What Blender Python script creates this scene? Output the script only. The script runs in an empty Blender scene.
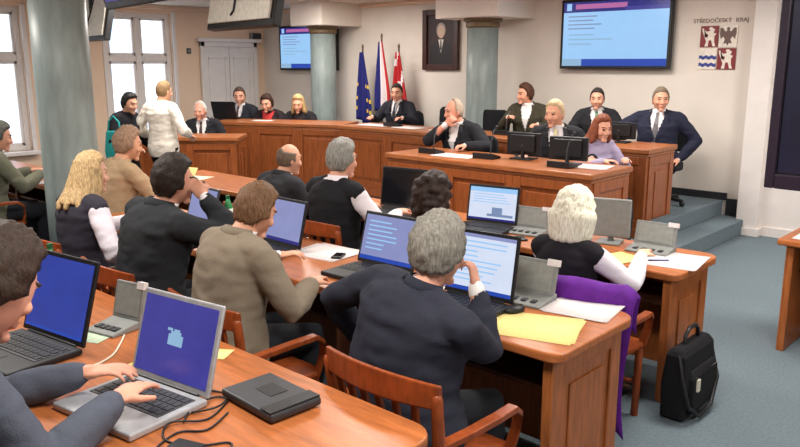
import bpy, math, random
from mathutils import Vector as V, Matrix as M, noise as mn
random.seed(7)
C = bpy.context.scene.collection
R = math.radians
# ------------------------------------------------------------------ materials
def _new(name):
    m = bpy.data.materials.new(name); m.use_nodes = True
    nt = m.node_tree; b = nt.nodes['Principled BSDF']
    return m, nt, b
def lin(c):
    return tuple(((x/255)/12.92 if x/255 <= .04045 else ((x/255+.055)/1.055)**2.4) for x in c)
def mat(name, rgb, rough=.6, metal=0, scale=30, var=.12, bump=0.0, spec=.4, coat=0, stretch=(1,1,1)):
    m, nt, b = _new(name); c = lin(rgb)
    tc = nt.nodes.new('ShaderNodeTexCoord'); mp = nt.nodes.new('ShaderNodeMapping')
    mp.inputs['Scale'].default_value = stretch
    nz = nt.nodes.new('ShaderNodeTexNoise'); nz.inputs['Scale'].default_value = scale; nz.inputs['Detail'].default_value = 4
    cr = nt.nodes.new('ShaderNodeValToRGB')
    cr.color_ramp.elements[0].position = .3; cr.color_ramp.elements[1].position = .7
    cr.color_ramp.elements[0].color = (*[x*(1-var) for x in c], 1); cr.color_ramp.elements[1].color = (*[min(1, x*(1+var)) for x in c], 1)
    L = nt.links.new
    L(tc.outputs['Object'], mp.inputs[0]); L(mp.outputs[0], nz.inputs[0]); L(nz.outputs[0], cr.inputs[0]); L(cr.outputs[0], b.inputs['Base Color'])
    b.inputs['Roughness'].default_value = rough; b.inputs['Metallic'].default_value = metal
    b.inputs['Specular IOR Level'].default_value = spec
    if coat: b.inputs['Coat Weight'].default_value = coat; b.inputs['Coat Roughness'].default_value = .2
    if bump:
        bp = nt.nodes.new('ShaderNodeBump'); bp.inputs['Strength'].default_value = bump; bp.inputs['Distance'].default_value = .01
        L(nz.outputs[0], bp.inputs['Height']); L(bp.outputs[0], b.inputs['Normal'])
    return m
def wood(name, rgb, stretch=(2, 14, 14), rough=.38):
    return mat(name, rgb, rough, scale=3.2, var=.24, stretch=stretch, coat=.12, spec=.3)
def emit(name, rgb, s=1.0, var=0, scale=4):
    m, nt, b = _new(name); c = lin(rgb)
    b.inputs['Base Color'].default_value = (.01, .01, .01, 1); b.inputs['Roughness'].default_value = .25
    b.inputs['Emission Color'].default_value = (*c, 1); b.inputs['Emission Strength'].default_value = s
    if var:
        tc = nt.nodes.new('ShaderNodeTexCoord'); nz = nt.nodes.new('ShaderNodeTexNoise'); nz.inputs['Scale'].default_value = scale
        cr = nt.nodes.new('ShaderNodeValToRGB')
        cr.color_ramp.elements[0].color = (*[x*(1-var) for x in c], 1); cr.color_ramp.elements[1].color = (*[x*(1+var) for x in c], 1)
        nt.links.new(tc.outputs['Object'], nz.inputs[0]); nt.links.new(nz.outputs[0], cr.inputs[0]); nt.links.new(cr.outputs[0], b.inputs['Emission Color'])
    return m
def glassmat(name):
    m, nt, b = _new(name)
    tr = nt.nodes.new('ShaderNodeBsdfTransparent'); tr.inputs[0].default_value = (.96, .98, 1, 1)
    gl = nt.nodes.new('ShaderNodeBsdfGlossy'); gl.inputs['Roughness'].default_value = .03
    mx = nt.nodes.new('ShaderNodeMixShader'); mx.inputs[0].default_value = .07
    nt.links.new(tr.outputs[0], mx.inputs[1]); nt.links.new(gl.outputs[0], mx.inputs[2])
    nt.links.new(mx.outputs[0], nt.nodes['Material Output'].inputs[0])
    return m
_fab = {}
def fabric(rgb, rough=.85, bump=.25, scale=220, var=.1):
    k = (rgb, rough, scale)
    if k not in _fab: _fab[k] = mat('fabric_%d_%d_%d' % rgb, rgb, rough, scale=scale, var=var, bump=bump, spec=.2)
    return _fab[k]
WOOD = wood('desk_wood', (168, 98, 54)); WOODP = wood('desk_panel_wood', (162, 94, 50), (14, 14, 2)); WOODD = wood('dais_wood', (144, 78, 40), (14, 14, 2))
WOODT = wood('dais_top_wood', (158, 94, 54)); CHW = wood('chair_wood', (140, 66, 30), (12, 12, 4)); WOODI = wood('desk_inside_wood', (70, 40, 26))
WALLB = mat('back_wall_paint', (230, 219, 209), .8, scale=3, var=.03); WALLP = mat('window_wall_paint', (236, 206, 180), .8, scale=3, var=.03)
WHITE = mat('white_paint', (232, 224, 220), .5, scale=8, var=.03); CEIL = mat('ceiling_paint', (216, 204, 190), .85, scale=3, var=.03)
CARPET = mat('carpet', (106, 119, 127), .95, scale=60, var=.13, bump=.3, spec=.1); SKIRT = mat('dark_baseboard', (40, 40, 44), .6)
MARBLE = mat('column_marble', (142, 154, 152), .42, scale=5, var=.16, stretch=(3, 3, .7)); BRONZE = mat('capital_bronze', (112, 92, 66), .5, scale=40, var=.35)
BLACK = mat('black_plastic', (24, 24, 27), .45, spec=.4); DARK = mat('charcoal_plastic', (52, 53, 58), .45); GREYP = mat('grey_plastic', (128, 130, 128), .5)
SILVER = mat('silver_plastic', (176, 178, 182), .35, metal=.3); PALE = mat('pale_plastic', (214, 208, 190), .5); CHROME = mat('chrome', (190, 190, 195), .2, metal=1)
KEY = mat('keyboard_keys', (60, 60, 64), .55, scale=90, var=.5); WPAPER = mat('white_paper', (222, 214, 214), .8, scale=50, var=.05)
YPAPER = mat('yellow_paper', (236, 214, 140), .8, scale=50, var=.05); GPAPER = mat('green_paper', (196, 214, 186), .8); PURPLE = fabric((98, 34, 140), .7, .15, 20, .15)
GLASS = glassmat('window_glass'); OFFICE = fabric((34, 34, 38)); GREENB = mat('green_bottle', (60, 150, 96), .15, spec=.6); LABELW = mat('bottle_label', (210, 220, 210), .6)
MAHOG = mat('dark_frame', (64, 34, 28), .4, var=.25); FACADE = mat('pale_facade', (222, 224, 226), .9, scale=2, var=.05); FACW = mat('facade_window', (186, 200, 216), .4)
# ------------------------------------------------------------------ mesh helpers
class MB:
    def __init__(s): s.v = []; s.f = []; s.m = []
    def add(s, vs, fs, mi=0):
        o = len(s.v); s.v += [tuple(v) for v in vs]; s.f += [tuple(i+o for i in f) for f in fs]; s.m += [mi]*len(fs)
    def box(s, c, d, mat3=None, mi=0):
        hx, hy, hz = d[0]/2, d[1]/2, d[2]/2
        vs = [V((x, y, z)) for x in (-hx, hx) for y in (-hy, hy) for z in (-hz, hz)]
        if mat3: vs = [mat3 @ v for v in vs]
        s.add([v+V(c) for v in vs], [(0, 1, 3, 2), (4, 6, 7, 5), (0, 4, 5, 1), (2, 3, 7, 6), (0, 2, 6, 4), (1, 5, 7, 3)], mi)
    def b2(s, lo, hi, mi=0): s.box([(a+b)/2 for a, b in zip(lo, hi)], [abs(b-a) for a, b in zip(lo, hi)], None, mi)
    def prism(s, poly, z0, z1, mi=0):
        n = len(poly); vs = [(p[0], p[1], z0) for p in poly]+[(p[0], p[1], z1) for p in poly]
        fs = [tuple(range(n-1, -1, -1)), tuple(range(n, 2*n))]+[(i, (i+1) % n, n+(i+1) % n, n+i) for i in range(n)]
        s.add(vs, fs, mi)
    def loft(s, rings, mi=0, caps=True):
        n = len(rings[0]); vs = [p for r in rings for p in r]; fs = []
        for k in range(len(rings)-1):
            for i in range(n):
                j = (i+1) % n; fs.append((k*n+i, k*n+j, (k+1)*n+j, (k+1)*n+i))
        if caps: fs += [tuple(range(n-1, -1, -1)), tuple(range((len(rings)-1)*n, len(rings)*n))]
        s.add(vs, fs, mi)
    def tube(s, pts, rad, n=10, mi=0, rnd=True):
        pts = [V(p) for p in pts]
        if not isinstance(rad, (list, tuple)): rad = [rad]*len(pts)
        P = []; 
        d0 = (pts[1]-pts[0]).normalized(); d1 = (pts[-1]-pts[-2]).normalized()
        if rnd:
            for a in (80, 45): P.append((pts[0]-d0*rad[0]*math.sin(R(a)), rad[0]*math.cos(R(a))))
        P += list(zip(pts, rad))
        if rnd:
            for a in (45, 80): P.append((pts[-1]+d1*rad[-1]*math.sin(R(a)), rad[-1]*math.cos(R(a))))
        rings = []; up = None
        for k, (p, r) in enumerate(P):
            a = P[max(k-1, 0)][0]; b = P[min(k+1, len(P)-1)][0]; d = (b-a)
            d = d.normalized() if d.length > 1e-9 else d0
            if up is None: up = V((0, 0, 1)) if abs(d.z) < .9 else V((1, 0, 0))
            x = d.cross(up).normalized(); up = x.cross(d).normalized()
            rings.append([p+(x*math.cos(2*math.pi*i/n)+up*math.sin(2*math.pi*i/n))*r for i in range(n)])
        s.loft(rings, mi)
    def ell(s, c, r, mat3=None, n=14, m=10, mi=0):
        rings = []
        for k in range(m):
            ph = math.pi*(k+.5)/m; ring = []
            for i in range(n):
                t = 2*math.pi*i/n; v = V((r[0]*math.sin(ph)*math.cos(t), r[1]*math.sin(ph)*math.sin(t), -r[2]*math.cos(ph)))
                ring.append((mat3 @ v if mat3 else v)+V(c))
            rings.append(ring)
        s.loft(rings, mi)
    def lathe(s, prof, c=(0, 0, 0), n=24, mi=0):
        s.loft([[V(c)+V((r*math.cos(2*math.pi*i/n), r*math.sin(2*math.pi*i/n), z)) for i in range(n)] for r, z in prof], mi)
    def mesh(s, name, mats, smooth=False):
        me = bpy.data.meshes.new(name); me.from_pydata(s.v, [], s.f)
        for m in (mats if isinstance(mats, (list, tuple)) else [mats]): me.materials.append(m)
        me.polygons.foreach_set('material_index', s.m)
        if smooth: me.polygons.foreach_set('use_smooth', [True]*len(me.polygons))
        me.update(); return me
    def build(s, name, mats, parent=None, bevel=0, smooth=False, loc=None, rz=0, rot=None):
        o = bpy.data.objects.new(name, s.mesh(name, mats, smooth)); C.objects.link(o)
        if parent: o.parent = parent
        if loc: o.location = loc
        o.rotation_euler = rot or (0, 0, rz)
        if bevel:
            b = o.modifiers.new('b', 'BEVEL'); b.width = bevel; b.segments = 2; b.limit_method = 'ANGLE'; b.angle_limit = R(40)
        return o
def tag(o, label=None, cat=None, group=None, kind=None):
    for k, v in (('label', label), ('category', cat), ('group', group), ('kind', kind)):
        if v: o[k] = v
    return o
def thing(name, label, cat, loc=(0, 0, 0), rz=0, group=None):
    o = bpy.data.objects.new(name, None); C.objects.link(o); o.location = loc; o.rotation_euler = (0, 0, rz)
    o.empty_display_size = .1
    return tag(o, label, cat, group)
def copy_tree(o, parent=None):
    c = o.copy(); C.objects.link(c)
    if parent: c.parent = parent
    for ch in list(o.children): copy_tree(ch, c)
    return c
_depth = {}
def bake(o, voxel=None, smooth=2):
    if voxel:
        r = o.modifiers.new('r', 'REMESH'); r.mode = 'VOXEL'; r.voxel_size = voxel; r.use_smooth_shade = True
    if smooth:
        s = o.modifiers.new('s', 'SMOOTH'); s.factor = .5; s.iterations = smooth
    dg = bpy.context.evaluated_depsgraph_get(); dg.update()
    me = bpy.data.meshes.new_from_object(o.evaluated_get(dg), depsgraph=dg)
    old = o.data; mats = list(old.materials); o.modifiers.clear(); o.data = me
    if not me.materials:
        for m in mats: me.materials.append(m)
    bpy.data.meshes.remove(old); return o
# ------------------------------------------------------------------ room shell
UL, UR, VB, VF, CZ = -11.3, 3.2, 8.7, -3.2, 2.75
def struct(name, mb, m, bevel=0, smooth=False): return tag(mb.build(name, m, None, bevel, smooth), kind='structure')
b = MB(); b.b2((UL-.3, VF-.3, -.1), (UR+.3, VB+.3, 0)); struct('floor', b, CARPET)
b = MB(); b.b2((UL-.3, VF-.3, CZ), (UR+.3, VB+.3, CZ+.1)); struct('ceiling', b, CEIL)
b = MB(); b.b2((UL-.3, VB, 0), (UR+.3, VB+.3, CZ)); struct('wall_back', b, WALLB)
b = MB(); b.b2((-2.6, VB-.02, 0), (UR, VB, CZ)); struct('wall_pier', b, WHITE)
b = MB(); b.b2((UR, VF-.3, 0), (UR+.3, VB, CZ)); struct('wall_right', b, WALLB)
b = MB(); b.b2((UL, VF-.3, 0), (UR, VF, CZ)); struct('wall_front', b, WALLB)
# window wall with three openings
WIN = [(.95, 2.15), (3.3, 4.5), (5.72, 6.86)]; SZ, TZ = .62, 2.62
b = MB(); e = VF-.3
for a, c in WIN+[(VB, VB)]:
    b.b2((UL-.3, e, 0), (UL, a, CZ)); e = c
for a, c in WIN:
    b.b2((UL-.3, a, 0), (UL, c, SZ)); b.b2((UL-.3, a, TZ), (UL, c, CZ))
struct('wall_left', b, WALLP)
for k, (a, c) in enumerate(WIN):
    w = bpy.data.objects.new('window_%d' % (k+1), None); C.objects.link(w); w.location = (UL-.12, (a+c)/2, SZ); tag(w, kind='structure')
    hw = (c-a)/2; h = TZ-SZ; x = 0
    b = MB()
    for s in (-1, 1): b.b2((-.05, s*hw, 0), (.05, s*(hw-.07), h))
    b.b2((-.05, -hw+.07, 0), (.05, hw-.07, .07)); b.b2((-.05, -hw+.07, h-.07), (.05, hw-.07, h))
    b.b2((-.05, -.045, .07), (.05, .045, h-.07)); tz = 1.30
    for s in (-1, 1): b.b2((-.045, s*.045, tz-.045), (.045, s*(hw-.07), tz+.045))
    b.build('window_frame', WHITE, w, .006)
    for s in (-1, 1):
        for z0, z1 in ((.07, tz-.045), (tz+.045, h-.07)):
            sb = MB(); y0, y1 = s*.045, s*(hw-.07)
            for yy in ((y0, y0+s*.04), (y1-s*.04, y1)): sb.b2((-.02, yy[0], z0), (.03, yy[1], z1))
            sb.b2((-.02, y0, z0), (.03, y1, z0+.04)); sb.b2((-.02, y0, z1-.04), (.03, y1, z1))
            so = sb.build('sash', WHITE, w, .004)
            g = MB(); g.b2((0, y0+s*.04, z0+.04), (.006, y1-s*.04, z1-.04)); g.build('pane', GLASS, so)
    b = MB(); b.b2((.06, -hw-.06, -.05), (.28, hw+.06, 0)); b.build('window_sill', WHITE, w, .008)
    b = MB()
    for s in (-1, 1): b.b2((.10, s*hw, 0), (.145, s*(hw+.06), h+.03))
    b.build('casing', WHITE, w, .006)
# door near the far corner, on the window wall
d = bpy.data.objects.new('door_1', None); C.objects.link(d); d.location = (UL, 7.92, 0); tag(d, kind='structure')
b = MB()
for s in (-1, 1): b.b2((.02, s*.50, .17), (.07, s*.58, 2.2))
b.b2((.02, -.58, 2.12), (.07, .58, 2.2)); b.b2((.02, -.64, 2.2), (.12, .64, 2.26)); b.build('casing', WHITE, d, .006)
for s in (-1, 1):
    b = MB(); b.b2((.0, s*.005, .17), (.04, s*.5, 2.12))
    for z0, z1 in ((.35, .95), (1.1, 1.95)):
        for yy in ((.07, .1), (.40, .43)): b.b2((.04, s*yy[0], z0), (.055, s*yy[1], z1))
        for zz in (z0, z1-.03): b.b2((.04, s*.07, zz), (.055, s*.43, zz+.03))
    l = b.build('door_leaf', WHITE, d, .004)
    h = MB(); h.tube([(.04, s*.05, 1.15), (.09, s*.05, 1.15), (.09, s*.14, 1.15)], .01); h.build('door_handle', CHROME, l)
b = MB(); b.b2((UL, VF, 2.68), (UL+.08, VB, CZ)); b.b2((UL+.08, VB-.06, 2.69), (-2.8, VB, CZ)); struct('trim_1', b, WALLP, .01)
b = MB(); b.b2((-2.82, 8.56, .09), (-2.60, VB, CZ)); b.b2((-2.85, 8.53, 0), (-2.57, VB, .09)); struct('trim_2', b, WHITE, .006)
b = MB(); b.b2((-3.1, 8.67, .34), (-2.98, 8.7, .42)); b.b2((-11.2, 8.67, .34), (-3.1, 8.7, .42)); b.b2((-2.98, 8.67, .17), (-2.86, 8.7, .36)); b.b2((-2.87, 8.67, 0), (-2.83, 8.7, .25)); struct('baseboard_back', b, SKIRT)
b = MB(); b.b2((-2.57, 8.655, 0), (UR, 8.68, .1)); struct('baseboard_right', b, WHITE)
# dais platform: two steps, up along the wall on the right
lowp = [(-2.74, 5.45), (-2.74, VB), (UL, VB), (UL, 6.6), (-9.6, 6.4), (-7.4, 7.2), (-6.2, 6.9), (-5.2, 5.45)]
b = MB(); b.prism(lowp, 0, .17); tag(b.build('floor_step', CARPET, None, .01), kind='structure')
upp = [(-3.02, 6.98), (-3.02, VB-.001), (-8.0, VB-.001), (-8.0, 7.75), (-7.3, 6.98)]
b = MB(); b.prism(upp, .17, .34); tag(b.build('floor_platform', CARPET, None, .01), kind='structure')
# beam stubs over the engaged columns
for k, (cx) in enumerate((-6.08, -9.15)):
    b = MB(); hw = (.49, .36)[k]; b.b2((cx-hw, 7.85, 2.41), (cx+hw, VB, CZ)); struct('trim_%d' % (k+3), b, WALLB, .008)
# ------------------------------------------------------------------ columns
def column(x, y, r, z0, z1, label):
    t = thing('column', label, 'column', (x, y, z0), 0, 'round marble columns'); h = z1-z0
    b = MB(); b.lathe([(r, .14), (r, h*.3), (r, h*.6), (r*.985, h-.12)], n=40); b.build('shaft', MARBLE, t, smooth=True)
    b = MB(); b.lathe([(r*1.22, 0), (r*1.22, .06), (r*1.1, .08), (r*1.06, .14)], n=40); b.build('base', BRONZE, t)
    b = MB(); b.lathe([(r*1.0, h-.12), (r*1.1, h-.10), (r*1.06, h-.05), (r*1.24, h-.03), (r*1.24, h)], n=40); b.build('capital', BRONZE, t)
column(-6.18, 2.75, .215, 0, CZ, 'big grey marble column nearest the windows, cut off by the picture top')
column(-6.06, 8.2, .205, .34, 2.41, 'greenish marble column beside the framed portrait behind the dais')
column(-9.15, 8.2, .2, .17, 2.41, 'slim marble column standing in front of the far wall television')
# ------------------------------------------------------------------ desks
def panelled(mb, x0, x1, z0, z1, y, n, t=.02, fr=.07, out=-1):
    """frame and raised panels on the face y (out = -1 faces -y)"""
    w = (x1-x0)/n
    for k in range(n):
        a, c = x0+k*w, x0+(k+1)*w
        for p, q in ((a, a+fr), (c-fr, c)): mb.b2((p, y, z0), (q, y+out*t, z1))
        mb.b2((a+fr, y, z0), (c-fr, y+out*t, z0+fr)); mb.b2((a+fr, y, z1-fr), (c-fr, y+out*t, z1))
        if c-a > fr*2+.12: mb.b2((a+fr+.04, y, z0+fr+.04), (c-fr-.04, y+out*t*.6, z1-fr-.04))
def end_panel(t, x, y0, y1, z1, s, m=WOODP):
    b = MB(); b.b2((x, y0, 0), (x-s*.035, y1, z1))
    for p, q in ((y0, y0+.09), (y1-.09, y1)): b.b2((x, p, 0), (x+s*.012, q, z1))
    b.b2((x, y0+.09, 0), (x+s*.012, y1-.09, .12)); b.b2((x, y0+.09, z1-.09), (x+s*.012, y1-.09, z1))
    b.b2((x, y0+.15, .18), (x+s*.008, y1-.15, z1-.15))
    return b.build('end_panel', m, t, .006)
def row_desk(x0, x1, y0, y1, label, group='audience desk rows'):
    t = thing('desk', label, 'desk', (0, 0, 0), 0, group); z = .75
    b = MB(); r = .06; n = 6
    poly = [(x0, y0), (x1-r, y0)]+[(x1-r+r*math.sin(R(90*k/n)), y0+r-r*math.cos(R(90*k/n))) for k in range(1, n+1)]
    r2 = .10; poly += [(x1-r2+r2*math.cos(R(90*k/n)), y1-r2+r2*math.sin(R(90*k/n))) for k in range(n+1)]+[(x0, y1)]
    b.prism(poly, z-.04, z); b.build('tabletop', WOOD, t, .008)
    end_panel(t, x1-.06, y0+.04, y1-.06, z-.04, 1); end_panel(t, x0+.06, y0+.04, y1-.06, z-.04, -1)
    b = MB(); b.b2((x0+.10, y1-.12, .04), (x1-.10, y1-.09, z-.04)); panelled(b, x0+.10, x1-.10, .04, z-.04, y1-.09, max(2, int((x1-x0)/.9)), .015, .07, 1)
    b.build('front_panel', WOODP, t, .004)
    nb = max(2, int((x1-x0)/1.1)); w = (x1-x0-.2)/nb
    for k in range(1, nb):
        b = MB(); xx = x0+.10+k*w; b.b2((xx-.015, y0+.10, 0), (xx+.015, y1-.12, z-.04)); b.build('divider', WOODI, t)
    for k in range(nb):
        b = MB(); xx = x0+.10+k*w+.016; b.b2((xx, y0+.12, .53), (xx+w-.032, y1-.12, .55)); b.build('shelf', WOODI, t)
    return t
row_desk(-4.6, -1.35, .78, 1.66, 'wooden desk row nearest the camera carrying the blue-screened laptops')
row_desk(-5.35, -1.40, 2.43, 3.11, 'wooden desk row with the yellow and white sheets on its rounded end')
row_desk(-6.9, -1.53, 3.84, 4.46, 'wooden desk row with the black bag against its end panel')
row_desk(-9.2, -6.72, 2.86, 3.42, 'wooden desk at the far left beside the marble column')
row_desk(-1.42, .6, 5.12, 5.72, 'wooden desk at the right edge below the big dark screen')
def bench(loc, ang, L, D, z0, z1, label, npan, left_end=True, name='dais_bench', m=WOODD):
    """front bench; local x along the front from 0..L, local y from front 0..D"""
    t = thing(name, label, 'bench', (*loc, z0), ang, 'panelled wooden dais benches'); h = z1-z0
    b = MB(); b.b2((-.03, -.04, h-.05), (L+.03, D, h)); b.b2((-.015, -.02, h-.08), (L+.015, D-.02, h-.05)); b.build('bench_top', WOODT, t, .01)
    b = MB(); b.b2((0, 0, 0), (L, .035, h-.08)); panelled(b, 0, L, .10, h-.08, 0, npan, .02, .08); b.b2((-.01, -.03, 0), (L+.01, 0, .10)); b.build('front_panel', m, t, .005)
    end_panel(t, L-.0, .035, D-.03, h-.08, 1, m); end_panel(t, 0, .035, D-.03, h-.08, -1, m)
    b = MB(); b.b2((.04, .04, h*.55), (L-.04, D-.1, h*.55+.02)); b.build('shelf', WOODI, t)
    return t
bench((-5.05, 5.36), 0, 2.17, .66, 0, 1.0, 'low panelled front bench of the dais with black monitors on it', 3)
bench((-7.38, 6.9), 0, 4.25, .62, .17, 1.05, 'long raised rear bench of the dais below the portrait', 5)
bench((-9.2, 6.15), math.atan2(.87, 1.8), 1.93, .6, 0, 1.05, 'angled left wing bench of the dais in front of the slim column', 3)
bench((-8.62, 4.66), math.atan2(.67, .74), 1.22, .5, 0, .97, 'small lower bench behind the standing woman in white', 2)
# ------------------------------------------------------------------ chairs
def make_armchair():
    t = thing('armchair', 'wooden armchair', 'chair', (0, 0, 0), 0, 'wooden audience armchairs')
    b = MB(); b.prism([(-.22, -.2), (.22, -.2), (.25, .2), (.2, .25), (-.2, .25), (-.25, .2)], .415, .45); b.build('seat', CHW, t, .012)
    for s in (-1, 1):
        b = MB(); b.tube([(s*.22, .2, 0), (s*.225, .2, .42)], .021, 8); b.build('leg', CHW, t, smooth=True)
        b = MB(); b.tube([(s*.235, -.26, 0), (s*.23, -.2, .42), (s*.245, -.215, .62), (s*.255, -.24, .80)], [.02, .022, .022, .02], 8); b.build('leg', CHW, t, smooth=True)
        b = MB(); P = [(-.225, .62, .245), (-.1, .635, .275), (.05, .645, .29), (.16, .64, .28), (.215, .60, .265), (.225, .52, .25), (.2, .43, .235)]
        rings = [[V((s*(x+dx), y, z+dz)) for dx, dz in ((-.022, -.012), (.022, -.012), (.022, .012), (-.022, .012))] for y, z, x in P]
        if s < 0: rings = [r[::-1] for r in rings]
        b.loft(rings); b.build('armrest', CHW, t, .006)
    b = MB(); rings = []
    for k in range(13):
        a = -1+2*k/12; x = .265*a; y = -.235-.05*(1-a*a); dz = .012*(1-a*a)
        rings.append([V((x, y+.015, .765)), V((x, y+.012, .845+dz)), V((x, y-.012, .85+dz)), V((x, y-.012, .765))])
    b.loft(rings); b.build('crest_rail', CHW, t, .006)
    for k in range(6):
        a = -1+2*(k+1)/7; b = MB(); x1 = .25*a; y1 = -.235-.05*(1-a*a); x0 = .21*a
        b.loft([[V((x+dx, y+dy, z)) for dx, dy in ((-.014, -.008), (.014, -.008), (.014, .008), (-.014, .008))] for x, y, z in ((x0, -.18, .45), ((x0+x1)/2, (y1-.18)/2-.01, .6), (x1, y1, .77))])
        b.build('slat', CHW, t, .003)
    for pp in ([(-.22, .2, .2), (.22, .2, .2)], [(-.23, -.23, .22), (.23, -.23, .22)]):
        b = MB(); b.tube(pp, .012, 8); b.build('stretcher', CHW, t, smooth=True)
    return t
chair0 = make_armchair(); used = [0]
def armchair(x, y, label, rz=0):
    c = chair0 if not used[0] else copy_tree(chair0); used[0] = 1
    c.location = (x, y, 0); c.rotation_euler = (0, 0, rz); c['label'] = label; return c
def make_office():
    t = thing('office_chair', 'black chair', 'chair', (0, 0, 0), 0, 'black office chairs')
    b = MB(); b.prism([(-.2, -.22), (.2, -.22), (.24, .1), (.2, .22), (-.2, .22), (-.24, .1)], .39, .45); b.build('seat', OFFICE, t, .02)
    b = MB(); b.loft([[V((x*w, y-.05*(x*x), z)) for x, y in ((-1, -.25), (-.5, -.275), (0, -.285), (.5, -.275), (1, -.25), (1, -.22), (.5, -.235), (0, -.24), (-.5, -.235), (-1, -.22))] for z, w in ((.55, .17), (.60, .22), (.75, .235), (.88, .22), (.92, .16))])
    b.build('backrest', OFFICE, t, .012)
    b = MB(); b.tube([(0, -.05, .39), (0, -.26, .41), (0, -.285, .58)], .018, 8); b.tube([(0, 0, .08), (0, 0, .40)], .03, 10); b.build('frame', BLACK, t, smooth=True)
    for k in range(5):
        a = R(72*k+90); b = MB(); b.tube([(0, 0, .09), (.27*math.cos(a), .27*math.sin(a), .06)], [.025, .018], 8); b.ell((.27*math.cos(a), .27*math.sin(a), .03), (.03, .03, .03)); b.build('leg', BLACK, t, smooth=True)
    return t
off0 = make_office(); usedo = [0]
def office(x, y, z, label, rz=math.pi):
    c = off0 if not usedo[0] else copy_tree(off0); usedo[0] = 1
    c.location = (x, y, z); c.rotation_euler = (0, 0, rz); c['label'] = label; return c
# ------------------------------------------------------------------ people
_sk = {}
def skin(rgb):
    if rgb not in _sk: _sk[rgb] = mat('skin_%d_%d_%d' % rgb, rgb, .55, scale=14, var=.06, spec=.3)
    return _sk[rgb]
_hr = {}
def hairmat(rgb):
    if rgb not in _hr: _hr[rgb] = mat('hair_%d_%d_%d' % rgb, rgb, .6, scale=26, var=.4, bump=.6, spec=.3, stretch=(5, 5, 1))
    return _hr[rgb]
EYE = mat('eye_dark', (44, 34, 30), .2); LIPS = mat('lips', (176, 112, 98), .5)
def frame(lean, twist=0, side=0):
    m = M.Rotation(R(twist), 3, 'Z') @ M.Rotation(R(-lean), 3, 'X') @ M.Rotation(R(side), 3, 'Y')
    return m
def ring(c, m, rx, ry, n=24, sq=.85):
    out = []
    for i in range(n):
        t = 2*math.pi*i/n; ct, st = math.cos(t), math.sin(t)
        x = rx*math.copysign(abs(ct)**sq, ct); y = ry*math.copysign(abs(st)**sq, st)
        out.append(V(c)+m @ V((x, y, 0)))
    return out
def skull(d):
    x, y, z = .076*d.x, .097*d.y, .119*d.z
    if d.z < 0:
        t = -d.z; x *= 1-.24*t*t
        y = y*(1-.42*t) if d.y < 0 else y*(1-.08*t)+.010*t
    if d.y > 0: y *= .95
    if d.z > 0: y -= .006*d.z
    return V((x, y, z))
def ik(a, b, l1, l2, pole):
    a, b, pole = V(a), V(b), V(pole); d = b-a; L = min(d.length, (l1+l2)*.995); d.normalize(); b = a+d*L
    k = (l1*l1-l2*l2+L*L)/(2*L); h = math.sqrt(max(l1*l1-k*k, 1e-6)); p = pole-d*pole.dot(d); p.normalize()
    return a+d*k+p*h, b
def hand_mesh(mb, w, d, pn, s, curl, sc=1.0, spread=0.0):
    """palm, four unequal fingers, thumb on the inner side; pn is the palm normal, s = +1 right, -1 left"""
    d = V(d).normalized(); pn = (V(pn)-d*V(pn).dot(d)).normalized(); side = d.cross(pn).normalized()
    # side points to the thumb of a right hand held palm down when multiplied by ts
    ts = -1 if s > 0 else 1
    th = side*ts
    th = th if True else -th
    w = V(w); m = M((th, d, -pn)).transposed()
    mb.ell(w+d*.045*sc, (.040*sc, .058*sc, .0145*sc), m); mb.ell(w+d*.07*sc, (.041*sc, .034*sc, .0125*sc), m); mb.tube([w-d*.03*sc, w+d*.03*sc], [.026*sc, .024*sc], 10)
    for k, (off, L, r) in enumerate(((.030, .070, .0088), (.0105, .079, .0092), (-.0095, .074, .0088), (-.029, .058, .0078))):
        p = w+d*(.088 if k < 3 else .080)*sc+th*off*sc; dd = (d+th*(off*(3+spread*10))).normalized(); pts = [p-dd*.025*sc, p]; a = 0
        for q, seg in enumerate((.44, .31, .25)):
            a += curl*(0.7 if q == 0 else .9)*(1+.1*k); v = dd*math.cos(a)+pn*math.sin(a); p = p+v*L*seg*sc; pts.append(p)
        mb.tube(pts, [r*sc*1.05, r*sc*1.05, r*sc, r*.93*sc, r*.8*sc], 8)
    p = w+d*.022*sc+th*.026*sc; v0 = (th*.75+d*.7+pn*.25).normalized(); v1 = (th*.25+d*.9+pn*(.3+.3*curl)).normalized()
    mb.tube([p-th*.012*sc, p+v0*.034*sc, p+v0*.034*sc+v1*.03*sc, p+v0*.034*sc+v1*.052*sc], [.0145*sc, .0118*sc, .0098*sc, .008*sc], 8)
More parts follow.
